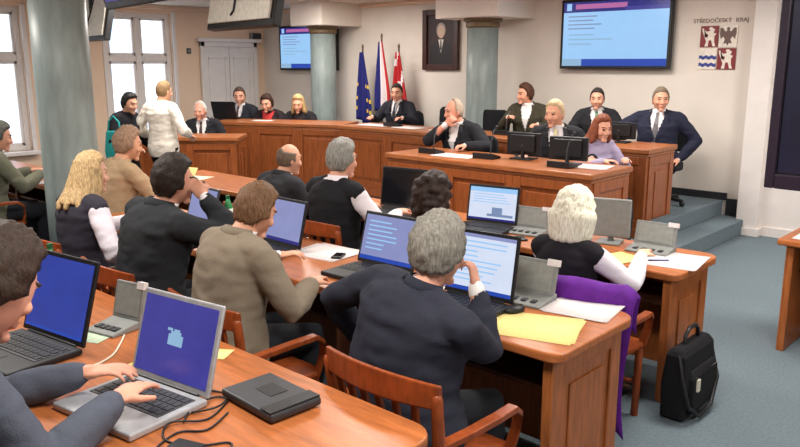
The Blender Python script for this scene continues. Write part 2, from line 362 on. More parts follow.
def person(label, x, y, z=0, rz=0, group=None, seat=.46, S=1.0, lean=6, twist=0, side=0, head=(0, 0, 0), L=None, Rr=None, top='suit',
           jacket=(40, 42, 48), shirt=(236, 232, 232), tie=None, trousers=(36, 38, 44), hair='short', hcol=(70, 52, 40), sk=(214, 160, 132), vox=.0085,
           Lp=(-.6, -.3, -.8), Rp=(.6, -.3, -.8), curl=.45, feet=.40, palm=None, hb=1.0, hk=1.0, glasses=False, beard=None):
    t = thing('person', label, 'person', (x, y, z), rz, group); F = skin(sk)
    stand = seat is None
    hip = V((0, 0, (.93*S if stand else seat+.098*S)))
    f0, f1, f2, f3 = frame(lean*.25, 0), frame(lean*.8, twist*.4, side*.5), frame(lean*1.15, twist*.8, side), frame(lean*1.25, twist, side)
    waist = hip+f0 @ V((0, 0, .15*S)); chest = waist+f1 @ V((0, 0, .19*S)); nb = chest+f2 @ V((0, 0, .17*S))
    shz = nb+f3 @ V((0, -.005, -.05*S))
    shs = {s: shz+f3 @ V((s*.178*S*hb, 0, -.012*S)) for s in (-1, 1)}
    hy, hp, hr = head
    hm = M.Rotation(R(hy), 3, 'Z') @ M.Rotation(R(-hp), 3, 'X') @ M.Rotation(R(hr), 3, 'Y'); hs = S*hk
    nk = (f3 @ V((0, .35, 1))*.6+hm @ V((0, .15, 1))*.4).normalized()
    hc = nb+nk*.052*S+hm @ V((0, .028, .088))*hs
    def H(v): return hc+hm @ V(v)*hs
    # arms
    arms = {}
    for s, tgt, pole in ((-1, L, Lp), (1, Rr, Rp)):
        if tgt is None: tgt = (s*.20, .30, .64) if not stand else (s*.26, .05, .80)
        el, wr = ik(shs[s], V(tgt), .295*S, .262*S, pole); arms[s] = (el, wr)
    legs = {}
    for s in (-1, 1):
        hj = hip+V((s*.09*S, 0, -.01))
        ft = V((s*.12, feet, .085)) if not stand else V((s*.09, 0, .085))
        kn, an = ik(hj, ft, .43*S, .42*S, (s*.12, 1, .9) if not stand else (0, 1, 0)); legs[s] = (hj, kn, an)
    def torso(mb, d, lo=-.10, bx=1.0):
        rr = []
        for c, m, rx, ry in ((hip+f0 @ V((0, 0, lo)), f0, .135, .10), (hip+f0 @ V((0, .0, lo*.5)), f0, .168, .122), (hip, f0, .172, .125), (waist, f1, .148, .112), (chest+f2 @ V((0, .008, -.06)), f2, .162, .122),
                             (chest+f2 @ V((0, .008, .03)), f2, .174, .126), (shz+f3 @ V((0, .0, -.07)), f3, .178, .112), (shz+f3 @ V((0, -.004, -.01)), f3, .155, .09), (shz+f3 @ V((0, -.004, .025)), f3, .105, .072), (nb+f3 @ V((0, 0, .005)), f3, .062, .06)):
            wf = hb*(bx if rx in (.148, .168, .172, .135) else 1) if rx > .1 else 1
            rr.append(ring(c, m, (rx*wf)*S+d, (ry*(.5+.5*hb))*S+d))
        mb.loft(rr)
        for s in (-1, 1): mb.tube([shz+f3 @ V((s*.07*S, -.004, .014*S)), shs[s]], [.05*S+d, .052*S+d], 12)
    def arm(mb, s, d, k=1.0, end=.97):
        el, wr = arms[s]
        mb.tube([shs[s], shs[s].lerp(el, .35), shs[s].lerp(el, .8), el, el.lerp(wr, .3), el.lerp(wr, .75), el.lerp(wr, end)], [(.053*k)*S+d, (.05*k)*S+d, (.043*k)*S+d, (.042*k)*S+d, (.043*k)*S+d, (.034*k)*S+d*.9, (.029*k)*S+d*.8], 14)
    def leg(mb, s, d):
        hj, kn, an = legs[s]
        mb.tube([hj, hj.lerp(kn, .5), kn, kn.lerp(an, .3), an.lerp(kn, .2), an], [.088*S+d, .076*S+d, .058*S+d, .057*S+d, .042*S+d, .038*S+d], 14)
    # body: one continuous surface
    mb = MB(); torso(mb, 0)
    for s in (-1, 1):
        arm(mb, s, 0); leg(mb, s, 0)
        el, wr = arms[s]; fd = (wr-el).normalized(); pn = V((0, 0, -1)) if not palm else V(palm[0 if s < 0 else 1])
        if abs(fd.dot(pn)) > .9: pn = V((0, 1, 0))
        hd = fd.lerp(V((fd.x, fd.y, fd.z*.2)).normalized(), .75) if (wr.z < .95 and not stand) else fd
        hand_mesh(mb, wr, hd, pn, s, curl, S)
        an = legs[s][2]; mb.ell(an+V((s*.012, .06, -.045)), (.042, .115, .035))
    rings = []; n = 36
    for k in range(26):
        ph = math.pi*(k+.5)/26; rings.append([H(skull(V((math.sin(ph)*math.cos(2*math.pi*i/n), math.sin(ph)*math.sin(2*math.pi*i/n), -math.cos(ph))))) for i in range(n)])
    mb.loft(rings)
    mb.tube([nb+f3 @ V((0, -.01, -.06)), nb, H((0, -.012, -.05))], [.066*S, .058*S, .054*S], 16)
    mb.tube([H((0, .082, .022)), H((0, .098, -.012)), H((0, .103, -.028))], [.009*S, .012*S, .0145*S], 10)
    for s in (-1, 1): mb.ell(H((s*.016, .093, -.031)), (.009, .011, .009)); mb.ell(H((s*.079, -.012, -.008)), (.009*S, .020*S, .033*S), hm @ M.Rotation(R(-s*18), 3, 'Z')); mb.ell(H((s*.046, .066, -.026)), (.022, .018, .022), hm)
    mb.ell(H((0, .078, -.098)), (.028, .02, .02), hm); mb.tube([H((-.042, .078, .034)), H((0, .088, .034)), H((.042, .078, .034))], .0085*S, 8)
    mb.tube([H((-.022, .084, -.060)), H((0, .092, -.058)), H((.022, .084, -.060))], .007*S, 8); mb.tube([H((-.018, .083, -.070)), H((0, .09, -.071)), H((.018, .083, -.070))], .0075*S, 8)
    o = mb.build('body', [F, EYE, LIPS, hairmat(hcol)], t); bake(o, vox, 2)
    me = o.data
    if len(me.materials) < 4:
        me.materials.clear()
        for q in (F, EYE, LIPS, hairmat(hcol)): me.materials.append(q)
    inv = hm.transposed()
    for p in me.polygons:
        p.use_smooth = True; q = inv @ (p.center-hc)/hs; p.material_index = 0
        if q.y > .05 and abs(q.z) < .13:
            ax = abs(q.x)
            if ((ax-.032)/.013)**2+((q.z-.010)/.006)**2 < 1: p.material_index = 1
            elif ((ax-.034)/.022)**2+((q.z-.034)/.006)**2 < 1: p.material_index = 3
            elif ((ax)/.021)**2+((q.z+.065)/.009)**2 < 1 and q.y > .075: p.material_index = 2
    # hair
    if hair:
        hmat = hairmat(hcol); mb = MB(); th = {'short': .010, 'balding': .009, 'ring': .010, 'long': .020, 'bob': .034, 'curly': .03, 'updo': .018, 'full': .022}[hair]
        low = {'short': -.58, 'full': -.62, 'balding': -.58, 'ring': -.56, 'long': -.75, 'bob': -.82, 'curly': -.75, 'updo': -.5}[hair]
        sideb = {'long': -.55, 'bob': -.6, 'curly': -.5}.get(hair, -.16)
        rings = []; n = 48; mm = 34
        for k in range(mm):
            ph = math.pi*(k+.5)/mm; rg = []
            for i in range(n):
                a = 2*math.pi*i/n; dv = V((math.sin(ph)*math.cos(a), math.sin(ph)*math.sin(a), -math.cos(ph)))
                yy = dv.y
                pts = [(-1, low), (-.35, low+.06 if sideb > -.3 else low), (-.12, sideb-.12), (.14, sideb), (.26, .45), (.5, .66), (.8, .74), (1.01, .70)]
                hl = pts[-1][1]
                for (a0, h0), (a1, h1) in zip(pts, pts[1:]):
                    if a0 <= yy <= a1: hl = h0+(h1-h0)*(yy-a0)/(a1-a0)
                w = max(0, min(1, (dv.z-hl+.09*mn.noise(dv*9+V((y, x, 2))))/.16+.5))
                if hair == 'ring' and dv.z > .42 and yy > -.75: w = min(w, max(0, (.62-dv.z)/.2))
                if hair == 'balding' and dv.z > .45 and yy > .0: w = min(w, max(0, 1-(yy)/.25))
                nz = mn.noise(dv*5.0+V((x*3, y*3, 0)))*.35+mn.noise(dv*13+V((x, y, 1)))*.3
                off = -.022*(1-w)+th*w*(1+nz)+(.008*w*max(0, dv.z) if hair != 'ring' else 0)
                b0 = skull(dv)
                if hair in ('bob', 'long', 'curly') and dv.z < 0: b0 = V((.078*dv.x, .099*dv.y, .119*dv.z))
                rg.append(H(b0+dv*off))
            rings.append(rg)
        mb.loft(rings)
        vx = 0
        if hair == 'long':
            vx = .008
            for k in range(13):
                a = R(-200+220*k/12); c, sn = math.cos(a), math.sin(a)
                if sn > .35: continue
                p0 = H((.074*c, .088*sn-.01, .02)); p1 = H((.090*c, .105*sn-.015, -.10)); p2 = nb+f3 @ V((.115*c, .10*sn-.03+random.uniform(-.01, .01), -.05+random.uniform(-.03, .02)))
                mb.tube([p0, p1, p2], [.024, .03, .017], 8)
        if hair == 'bob':
            vx = .008; mb.ell(H((0, -.04, -.02)), (.112, .10, .128), hm, 20, 14); 
            for k in range(9):
                a = R(-190+200*k/8); mb.tube([H((.10*math.cos(a), .08*math.sin(a)-.03, 0)), H((.088*math.cos(a), .075*math.sin(a)-.03, -.115))], [.034, .028], 8)
        if hair == 'curly':
            vx = .008; rnd = random.Random(int(x*100))
            for k in range(60):
                a = R(rnd.uniform(-210, 30)); zz = rnd.uniform(-.15, .11); q = math.sqrt(max(.1, 1-(zz/.15)**2*.6))
                mb.ell(H((.095*math.cos(a)*q, .105*math.sin(a)*q-.015, zz)), (.026, .026, .026), None, 8, 6)
        if hair == 'updo':
            vx = .008; mb.ell(H((0, -.09, .05)), (.05, .045, .05), hm)
        o = mb.build('hair', hmat, t, 0, True)
        if vx: bake(o, vx, 2)
        for p in o.data.polygons: p.use_smooth = True
    if beard:
        mb = MB(); mb.tube([H((-.07, .03, -.05)), H((-.055, .065, -.09)), H((0, .088, -.105)), H((.055, .065, -.09)), H((.07, .03, -.05))], [.014, .02, .024, .02, .014], 10); mb.build('beard', hairmat(beard), t, 0, True)
    if glasses:
        mb = MB()
        for s in (-1, 1):
            mb.tube([H((s*.032+.02*math.cos(R(a)), .100, .008+.016*math.sin(R(a)))) for a in range(0, 361, 40)], .0022, 6, rnd=False); mb.tube([H((s*.052, .098, .012)), H((s*.082, .0, .01))], .002, 6)
        mb.tube([H((-.012, .103, .01)), H((.012, .103, .01))], .002, 6); mb.build('glasses', BLACK, t)
    # clothes
    TR = fabric(trousers); mb = MB(); rr = [ring(hip+f0 @ V((0, 0, zz)), f0, (rx*hb)*S, ry*S) for zz, rx, ry in ((-.096, .13, .11), (-.06, .174, .130), (0, .177, .130), (.08, .160, .118), (.13, .148, .110))]
    mb.loft(rr)
    for s in (-1, 1): leg(mb, s, .014)
    bake(mb.build('trousers', TR, t), .012, 2)
    for s in (-1, 1):
        an = legs[s][2]; mb = MB(); sh = [ring(an+V((s*.012, yy, 0))-V((0, 0, .085-hz)), M.Rotation(R(-90), 3, 'X'), rx, hz*.98, 12) for yy, rx, hz in ((-.06, .030, .035), (-.045, .042, .05), (0, .044, .052), (.06, .048, .042), (.12, .046, .032), (.17, .03, .025))]
        mb.loft(sh); mb.build('shoe', BLACK, t, 0, True)
    SHM = fabric(shirt, .8, .12, 120, .04); JM = fabric(jacket)
    def folds(o, amp=.007):
        me = o.data; ns = [v.normal.copy() for v in me.vertices]
        for v, n in zip(me.vertices, ns):
            c = v.co; k = mn.noise(V((c.x*7+x*3, c.y*7+y*3, c.z*17)))+.6*mn.noise(V((c.x*16+y, c.y*16, c.z*30)))
            v.co = c+n*amp*k*S
    def vcut(o, dep, wid, neck=.0):
        me = o.data; keep = []
        i2 = f2.transposed()
        for p in me.polygons:
            q = i2 @ (p.center-nb)/S
            cut = q.y > .03 and -dep < q.z < .08 and abs(q.x) < wid*(q.z+dep)/dep
            if not cut and q.z > neck and abs(q.x) < .075 and q.y > -.06: cut = True
            if not cut: keep.append(tuple(p.vertices))
        n = bpy.data.meshes.new(me.name); n.from_pydata([v.co[:] for v in me.vertices], [], keep); n.materials.append(me.materials[0])
        for p in n.polygons: p.use_smooth = True
        o.data = n; m = o.modifiers.new('s', 'SOLIDIFY'); m.thickness = .006; m.offset = -1
    def collar(mat_, d, h, name='collar'):
        mb = MB(); rr = []
        for zz, k in ((-.012, 1.12), (h*.6, 1.0), (h, .98), (h-.004, .92), (.0, .95), (-.012, 1.04)):
            rr.append(ring(nb+nk*(zz*S)+f3 @ V((0, .004, 0)), f3, (.064*k)*S+d, (.062*k)*S+d, 24, 1))
        mb.loft(rr, caps=False); o = mb.build(name, mat_, t, 0, True); return o
    if top in ('suit', 'vest'):
        mb = MB(); torso(mb, .011 if top == 'suit' else .010)
        if top == 'vest':
            for s in (-1, 1): arm(mb, s, .014, 1.0, .93)
        folds(bake(mb.build('shirt', SHM, t), .0095, 2), .005 if top == 'vest' else .001); collar(SHM, .004, .040, 'shirt_collar')
        if top == 'suit':
            for s in (-1, 1):
                el, wr = arms[s]; mb = MB(); mb.tube([el.lerp(wr, .9), el.lerp(wr, 1.0)], [.034*S, .033*S], 14); mb.build('cuff', SHM, t, 0, True)
            mb = MB(); torso(mb, .026, -.13, 1.12)
            for s in (-1, 1): arm(mb, s, .020, 1.05, .93)
            o = bake(mb.build('jacket', JM, t), .011, 3); folds(o); vcut(o, .30, .085)
            mb = MB(); rr = []
            for k in range(13):
                a = R(-40-280*k/12+180-30-20) if False else R(-10+200*k/12+180-0); c, sn = math.cos(a), math.sin(a)
                rr.append([nb+f3 @ V((px*c*S, py*sn*S, pz*S)) for px, py, pz in ((.104, .098, -.022), (.088, .084, .022), (.080, .076, .042), (.075, .072, .043), (.076, .072, .0))])
            mb.loft(rr); mb.build('collar', JM, t, 0, True)
            for s in (-1, 1):
                mb = MB(); pts = [(.066, .052, .015, .012), (.082, .112, -.05, .035), (.074, .143, -.14, .042), (.03, .152, -.27, .012)]
                rr = [[nb+f2 @ V((s*(px+dx)*S, (py+dy)*S, pz*S)) for dx, dy in ((-.006, .0), (wd, -.012), (wd, -.004), (-.006, .010))] for px, py, pz, wd in pts]
                if s < 0: rr = [r[::-1] for r in rr]
                mb.loft(rr); mb.build('lapel', JM, t)
        else:
            mb = MB(); torso(mb, .020, -.10)
            o = bake(mb.build('vest', JM, t), .010, 3); folds(o, .005); vcut(o, .26, .095, -.015)
        if tie:
            TM = fabric(tie, .5, .1, 60, .25); mb = MB(); rr = []
            for pz, py, wd in ((.002, .078, .014), (-.02, .098, .017), (-.035, .112, .012), (-.12, .152, .022), (-.22, .150, .03), (-.30, .146, .03), (-.33, .142, .002)):
                rr.append([nb+f2 @ V((dx*S, (py+dy)*S, pz*S)) for dx, dy in ((-wd, -.006), (wd, -.006), (wd*.9, .004), (-wd*.9, .004))])
            mb.loft(rr); mb.build('tie', TM, t, .002)
    elif top in ('sweater', 'blouse'):
        mb = MB(); torso(mb, .020, -.12, 1.06)
        for s in (-1, 1): arm(mb, s, .016, 1.05, .93)
        folds(bake(mb.build('sweater' if top == 'sweater' else 'blouse', JM, t), .0095, 2)); collar(JM, .008, .03)
    elif top == 'open':
        mb = MB(); torso(mb, .011); bake(mb.build('shirt', SHM, t), .0095, 2)
        mb = MB(); torso(mb, .024, -.12, 1.1)
        for s in (-1, 1): arm(mb, s, .018, 1.05, .93)
        o = bake(mb.build('jacket', JM, t), .010, 3); folds(o); vcut(o, .34, .10); collar(JM, .010, .03)
    return t
AUD = 'seated audience members'; DAIS = 'people seated along the dais'; STD = 'standing people by the column'
P = person
# back to the camera, row by row
P('person in grey-blue sweater typing on the silver laptop at lower left', -2.29, .53, group=AUD, S=1.08, hk=1.2, lean=16, twist=-4, head=(18, 36, 0), L=(-.08, .50, .845), Rr=(.21, .46, .85), Lp=(-.7, -.4, -.7), Rp=(.5, -.5, -.7), top='sweater', jacket=(80, 85, 98), hair='full', hcol=(50, 35, 26), sk=(220, 160, 136), vox=.0055, curl=.35)
armchair(-2.28, .48, 'wooden armchair under the person typing at the silver laptop')
P('grey-haired man in dark suit seated centre with hand raised to his mouth', -1.81, 1.98, group=AUD, S=.95, hk=1.16, lean=14, side=8, twist=-8, head=(2, 12, 0), L=(-.46, .22, .68), Lp=(-1, -.3, -.1), Rr=(.12, .30, 1.0), Rp=(.35, .1, -1.2), top='suit', jacket=(42, 44, 56), hair='full', hcol=(128, 124, 116), sk=(206, 150, 128), vox=.007, curl=.9, palm=((0, 0, -1), (-1, -.2, .1)), hb=1.42)
armchair(-1.69, 1.98, 'wooden slatted armchair behind the grey-haired man in dark suit')
P('man with short brown hair in grey-brown suit looking down to his right', -2.92, 1.97, group=AUD, S=.99, lean=14, twist=-4, head=(-4, 26, 4), L=(-.16, .44, .86), Rr=(.2, .36, .80), top='suit', jacket=(134, 122, 106), hair='full', hcol=(112, 82, 58), sk=(218, 160, 132), vox=.007, hb=1.12)
armchair(-2.76, 1.98, 'wooden armchair behind the man in grey-brown suit')
P('dark-haired man in black suit leaning his head on his raised right hand', -3.66, 1.99, group=AUD, S=1.06, lean=14, side=4, head=(-10, 8, 6), L=(-.12, .46, .86), Rr=(.17, .27, 1.14), Rp=(.7, .6, -.9), top='suit', jacket=(40, 42, 46), hair='full', hcol=(40, 30, 26), sk=(206, 150, 126), palm=((0, 0, -1), (-1, 0, .2)), curl=.8, hb=1.12)
armchair(-3.62, 1.98, 'wooden armchair behind the dark-haired man in black suit')
P('woman with long blond hair in dark vest over white sleeves, beside the column', -4.50, 2.02, group=AUD, S=.99, lean=6, twist=6, head=(-6, 8, 0), L=(-.14, .42, .84), Rr=(.24, .28, .66), top='vest', jacket=(50, 48, 58), shirt=(226, 220, 230), hair='long', hcol=(180, 152, 110), sk=(226, 176, 150), hb=.94)
armchair(-4.52, 2.02, 'wooden armchair under the woman with long blond hair')
P('person with reddish grey hair in beige jacket holding yellow sheets', -5.66, 2.84, group=AUD, S=1.04, lean=10, head=(-14, 12, 0), L=(.02, .46, .86), Rr=(.20, .46, .86), top='sweater', jacket=(172, 146, 116), hair='full', hcol=(150, 120, 98), sk=(216, 160, 130))
armchair(-5.68, 2.84, 'wooden armchair under the person holding yellow sheets')
P('blonde woman in black vest and white sleeves seated against a purple coat', -1.96, 3.42, -.05, group=AUD, S=.88, hk=1.14, lean=4, head=(4, 6, 0), L=(-.2, .42, .88), Rr=(.25, .36, .89), top='vest', jacket=(30, 28, 34), shirt=(236, 230, 240), hair='bob', hcol=(250, 236, 206), sk=(228, 178, 150), hb=.96)
armchair(-1.85, 3.44, 'wooden armchair under the purple coat and the blonde woman').scale = (1, 1, .93)
P('woman with dark bushy hair behind the bright laptop screen', -2.94, 3.40, -.07, group=AUD, S=.87, hk=1.25, lean=8, head=(-5, 8, 0), L=(-.16, .40, .84), Rr=(.16, .40, .84), top='blouse', jacket=(40, 34, 38), hair='curly', hcol=(46, 32, 28), sk=(210, 156, 130), hb=.92)
armchair(-2.88, 3.44, 'wooden armchair under the woman with dark bushy hair')
P('man with grey hair in black vest and white shirt, seen from behind', -3.72, 3.40, group=AUD, S=1.02, lean=4, head=(-6, 6, 0), L=(-.16, .42, .84), Rr=(.24, .38, .84), top='vest', jacket=(30, 30, 34), shirt=(236, 228, 234), hair='full', hcol=(140, 138, 132), sk=(216, 160, 136), hb=1.06)
armchair(-3.70, 3.42, 'wooden armchair under the man in black vest')
P('balding man in dark jacket bent low over the middle desk row', -4.42, 3.44, group=AUD, S=.95, lean=14, head=(-12, 10, 0), L=(-.16, .42, .84), Rr=(.16, .40, .84), top='suit', jacket=(46, 46, 50), hair='ring', hcol=(100, 84, 70), sk=(204, 152, 126), hb=1.0)
armchair(-4.44, 3.44, 'wooden armchair under the balding man in dark jacket')
P('grey-haired person in olive jacket at the far left edge working at a laptop', -7.26, 2.46, group=AUD, S=1.02, lean=10, head=(-12, 14, 0), L=(-.10, .42, .86), Rr=(.16, .42, .86), top='open', jacket=(104, 104, 88), shirt=(190, 176, 190), hair='full', hcol=(88, 88, 80), sk=(214, 158, 132))
armchair(-7.26, 2.44, 'wooden armchair at the far left edge under the person in olive jacket')
# standing
P('standing woman in white blouse with light hair, seen from behind', -7.90, 4.60, .03, rz=R(22), group=STD, seat=None, S=.955, lean=0, head=(-16, 10, 0), L=(-.24, .14, .95), Rr=(.22, .2, 1.0), top='blouse', jacket=(240, 234, 222), trousers=(34, 32, 36), hair='short', hcol=(138, 110, 76), sk=(222, 170, 140), hb=.94)
P('standing dark-haired person in black top with a turquoise bag', -8.20, 4.28, rz=R(-62), group=STD, seat=None, S=.90, lean=8, head=(-10, 16, 0), L=(-.16, .26, .90), Rr=(.2, .26, .94), top='blouse', jacket=(28, 28, 34), trousers=(30, 30, 34), hair='full', hcol=(26, 22, 24), sk=(210, 156, 130), hb=1.08)
# dais, facing the room
pi = math.pi
P('white-haired man in dark jacket behind the small lower bench', -8.90, 5.80, .03, pi+R(42), DAIS, S=1.0, lean=6, head=(-10, 10, 0), L=(-.24, .32, .80), Rr=(.2, .34, .80), jacket=(36, 36, 42), tie=(70, 50, 50), hair='balding', hcol=(206, 200, 192), sk=(214, 150, 128)); office(-9.0, 5.74, 0, 'black office chair under the white-haired man behind the lower bench', pi+R(42))
P('man in dark suit behind the open black laptop on the left wing', -9.70, 7.02, .10, pi+R(26), DAIS, S=1.08, lean=5, head=(16, 10, 0), L=(-.2, .40, .92), Rr=(.2, .40, .92), jacket=(40, 42, 50), tie=(80, 60, 60), hair='short', hcol=(84, 66, 54), sk=(212, 156, 130)); office(-9.78, 7.0, .05, 'black office chair under the man behind the laptop on the left wing', pi+R(26))
P('dark-haired woman in red and black at the left wing', -9.18, 7.16, .08, pi+R(26), DAIS, S=1.0, lean=8, head=(0, 18, 0), L=(-.18, .38, .88), Rr=(.18, .38, .88), top='open', jacket=(44, 34, 38), shirt=(200, 62, 64), hair='full', hcol=(58, 38, 32), sk=(222, 166, 140), hb=.95); office(-9.27, 7.14, .05, 'black office chair under the woman in red', pi+R(26))
P('blond woman in black jacket next to the slim column', -8.72, 7.36, .06, pi+R(26), DAIS, S=1.02, lean=6, head=(6, 16, 0), L=(-.18, .38, .90), Rr=(.18, .38, .90), jacket=(36, 32, 36), shirt=(60, 50, 52), hair='long', hcol=(190, 160, 112), sk=(224, 170, 142), hb=.95); office(-8.72, 7.40, .06, 'black office chair under the blond woman by the column', pi+R(26))
P('dark-haired man in dark suit sitting in front of the flags', -7.30, 7.95, .26, pi+R(14), DAIS, S=.98, lean=4, head=(10, 8, 0), L=(-.26, .38, .86), Rr=(.22, .38, .86), jacket=(36, 36, 44), tie=(60, 60, 70), hair='short', hcol=(44, 34, 30), sk=(210, 152, 126)); office(-7.30, 7.97, .26, 'black office chair under the man in front of the flags', pi+R(14))
P('balding man in black suit at the front bench with hand on his mouth', -4.92, 6.36, .17, pi+R(-2), DAIS, S=1.0, lean=12, head=(-24, 8, 0), L=(-.36, .40, .88), Rr=(.02, .27, 1.06), Rp=(.8, .4, -.8), Lp=(-.8, .1, -.5), jacket=(36, 37, 42), hair='balding', hcol=(170, 150, 132), sk=(216, 150, 126), curl=.9, palm=((0, 0, -1), (0, -1, .2)), hb=1.12); office(-4.92, 6.38, .17, 'black office chair under the balding man with hand on his mouth')
P('young man in olive suit at the rear bench near the rounded column', -5.16, 7.95, .30, pi+R(20), DAIS, S=.97, lean=5, head=(-50, 6, 0), L=(-.2, .36, .84), Rr=(.16, .34, .92), jacket=(64, 60, 48), hair='full', hcol=(78, 48, 34), sk=(220, 158, 130)); office(-5.16, 7.97, .34, 'black office chair under the young man in olive suit', pi+R(20))
P('fair grey-haired man in black suit with pale tie behind a monitor', -3.80, 6.36, .17, pi+R(24), DAIS, S=1.02, lean=4, head=(-24, 8, 0), L=(-.36, .36, .84), Rr=(.26, .36, .84), jacket=(36, 36, 40), tie=(206, 196, 150), hair='short', hcol=(196, 172, 136), sk=(216, 158, 130)); office(-3.80, 6.38, .17, 'black office chair under the man with the pale tie', pi+R(24))
P('dark-haired man in black suit with green tie at the rear bench', -4.24, 7.95, .29, pi+R(24), DAIS, S=.95, lean=4, head=(-4, 6, 0), L=(-.26, .38, .82), Rr=(.24, .38, .82), jacket=(34, 34, 38), tie=(90, 130, 100), hair='short', hcol=(48, 40, 36), sk=(210, 156, 130)); office(-4.23, 7.97, .34, 'black office chair under the man with green tie', pi+R(24))
P('red-haired woman in lilac blouse at the right end of the front bench', -3.42, 6.34, .15, pi+R(64), DAIS, S=.92, lean=12, head=(-2, 14, 0), L=(-.1, .36, .86), Rr=(.14, .38, .86), top='blouse', jacket=(172, 160, 188), hair='long', hcol=(132, 72, 48), sk=(222, 164, 138), hb=.9); office(-3.42, 6.36, .17, 'black office chair under the red-haired woman', pi+R(64))
P('man in navy suit with grey tie leaning back, elbow out, at the bench end', -3.50, 7.92, .25, pi+R(14), DAIS, S=1.02, lean=-3, head=(22, 4, 0), L=(.27 if False else -.25, .06, .60), Rr=(.46, .30, .82), Lp=(-1, -.5, .1), Rp=(.9, -.3, -.4), jacket=(38, 40, 58), tie=(110, 108, 112), hair='short', hcol=(122, 108, 92), sk=(214, 154, 128), hb=1.1); office(-3.46, 7.98, .34, 'black office chair under the man in navy suit', pi+R(14))
# ------------------------------------------------------------------ screens and electronics
def rects(name, parent, w, h, items, loc=(0, 0, 0), rot=(0, 0, 0), y=0):
    """flat display in the local x/z plane facing -y; items: (x0, z0, x1, z1, material) in 0..1, later ones lie in front"""
    b = MB(); mats = []
    for k, (x0, z0, x1, z1, m) in enumerate(items):
        if m not in mats: mats.append(m)
        yy = y-.0004*k
        b.add([((x0-.5)*w, yy, z0*h), ((x1-.5)*w, yy, z0*h), ((x1-.5)*w, yy, z1*h), ((x0-.5)*w, yy, z1*h)], [(0, 1, 2, 3)], mats.index(m))
    return b.build(name, mats, parent, loc=loc, rot=rot)
S_BLUE = emit('screen_blue', (40, 62, 160), .62, .25, 9); S_VIO = emit('screen_violet', (62, 60, 152), .62, .2, 9); S_LAV = emit('screen_lavender', (142, 150, 200), .62, .12, 8)
S_WHT = emit('screen_white', (216, 226, 248), .66, .06, 14); S_ICON = emit('screen_icon', (150, 190, 224), .6); S_BAR = emit('screen_bar', (30, 70, 176), .65); S_PALEB = emit('screen_pale_blue', (150, 196, 240), .72, .05, 6)
S_TXT = emit('screen_text', (120, 140, 176), .7); S_PINK = emit('screen_pink', (190, 110, 170), .6); S_NAVY = emit('screen_navy', (34, 36, 120), .7); S_OFF = mat('screen_off', (18, 18, 24), .12, spec=.6)
S_GLOW = emit('screen_dark_glow', (22, 24, 54), .5, .7, 2)
LOGO = [(.40, .42, .60, .56, S_ICON), (.43, .56, .57, .60, S_ICON), (.47, .60, .55, .63, S_ICON), (.38, .60, .45, .635, S_ICON)]
def text_rows(x0, x1, z0, z1, n, m=None, seed=1):
    r = random.Random(seed); dz = (z1-z0)/n
    return [(x0, z1-(k+.55)*dz, x0+(x1-x0)*r.uniform(.45, 1), z1-(k+.25)*dz, m or S_TXT) for k in range(n)]
BASE = [(0, 0, 1, 1)]
def laptop(label, loc, rz, w=.36, dep=.26, lid=.25, ang=18, items=(), col=None, kcol=None):
    t = thing('laptop', label, 'laptop', loc, rz, 'laptops on the desks'); col = col or DARK
    b = MB(); b.b2((-w/2, -dep, .002), (w/2, 0, .026)); b.build('base', col, t, .006)
    b = MB(); b.b2((-w/2+.025, -dep*.60, .026), (w/2-.025, -.03, .0285)); kb = b.build('keyboard', kcol or KEY, t)
    for k in range(4):
        c = MB(); z = -dep*.56+k*(dep*.6-.04)/4.1
        for q in range(12):
            x = -w/2+.032+q*(w-.064)/12; c.b2((x+.002, z, .0285), (x+(w-.064)/12-.002, z+dep*.09, .0315))
        c.build('key_row', BLACK if col is not SILVER else DARK, kb)
    b = MB(); b.b2((-.045, -dep*.92, .026), (.045, -dep*.68, .0275)); b.build('trackpad', GREYP if col is SILVER else BLACK, t)
    l = bpy.data.objects.new('lid', None); 
    b = MB(); b.b2((-w/2, 0, 0), (w/2, .014, lid)); l = b.build('lid', col, t, .005, loc=(0, 0, .027), rot=(R(-ang), 0, 0))
    b = MB(); fw = .013
    rects('display', l, w-2*fw-.004, lid-2*fw-.012, items, loc=(0, -.0012, fw+.008))
    b = MB(); b.tube([(-w*.38, 0, .026), (w*.38, 0, .026)], .007, 8); b.build('hinge', BLACK, t)
    return t
def F_(m): return (0, 0, 1, 1, m)
laptop('silver laptop nearest the camera with a blue screen and pale logo', (-2.22, 1.25, .75), R(8), .40, .30, .305, 17, [F_(S_VIO)]+LOGO, SILVER)
laptop('black laptop with a plain blue screen at the left edge', (-2.97, 1.18, .75), R(8), .42, .30, .335, 17, [F_(S_BLUE), (0, .0, 1, .04, S_BAR)], BLACK)
laptop('laptop with white page showing right beside the grey-haired man', (-2.05, 2.76, .75), R(4), .40, .27, .31, 10, [F_(S_WHT), (0, 0, 1, .07, S_BAR), (0, .94, 1, 1, S_LAV)]+text_rows(.06, .9, .15, .9, 9, S_PALEB, 2), BLACK)
laptop('laptop with lavender screen left of the grey-haired man in dark suit', (-2.74, 2.86, .75), R(2), .40, .28, .285, 17, [F_(S_LAV), (0, 0, 1, .09, S_BAR)]+text_rows(.08, .8, .2, .9, 7, S_PALEB, 3), BLACK)
laptop('laptop with dim violet screen in front of the man in grey-brown suit', (-3.56, 2.80, .75), R(-2), .40, .27, .285, 14, [F_(S_LAV), (0, .0, 1, .08, S_NAVY), (0, .0, .15, 1, S_TXT)], BLACK)
laptop('laptop half hidden behind the head of the dark-haired man in black suit', (-4.48, 2.84, .75), R(-4), .36, .26, .25, 16, [F_(S_LAV)], DARK)
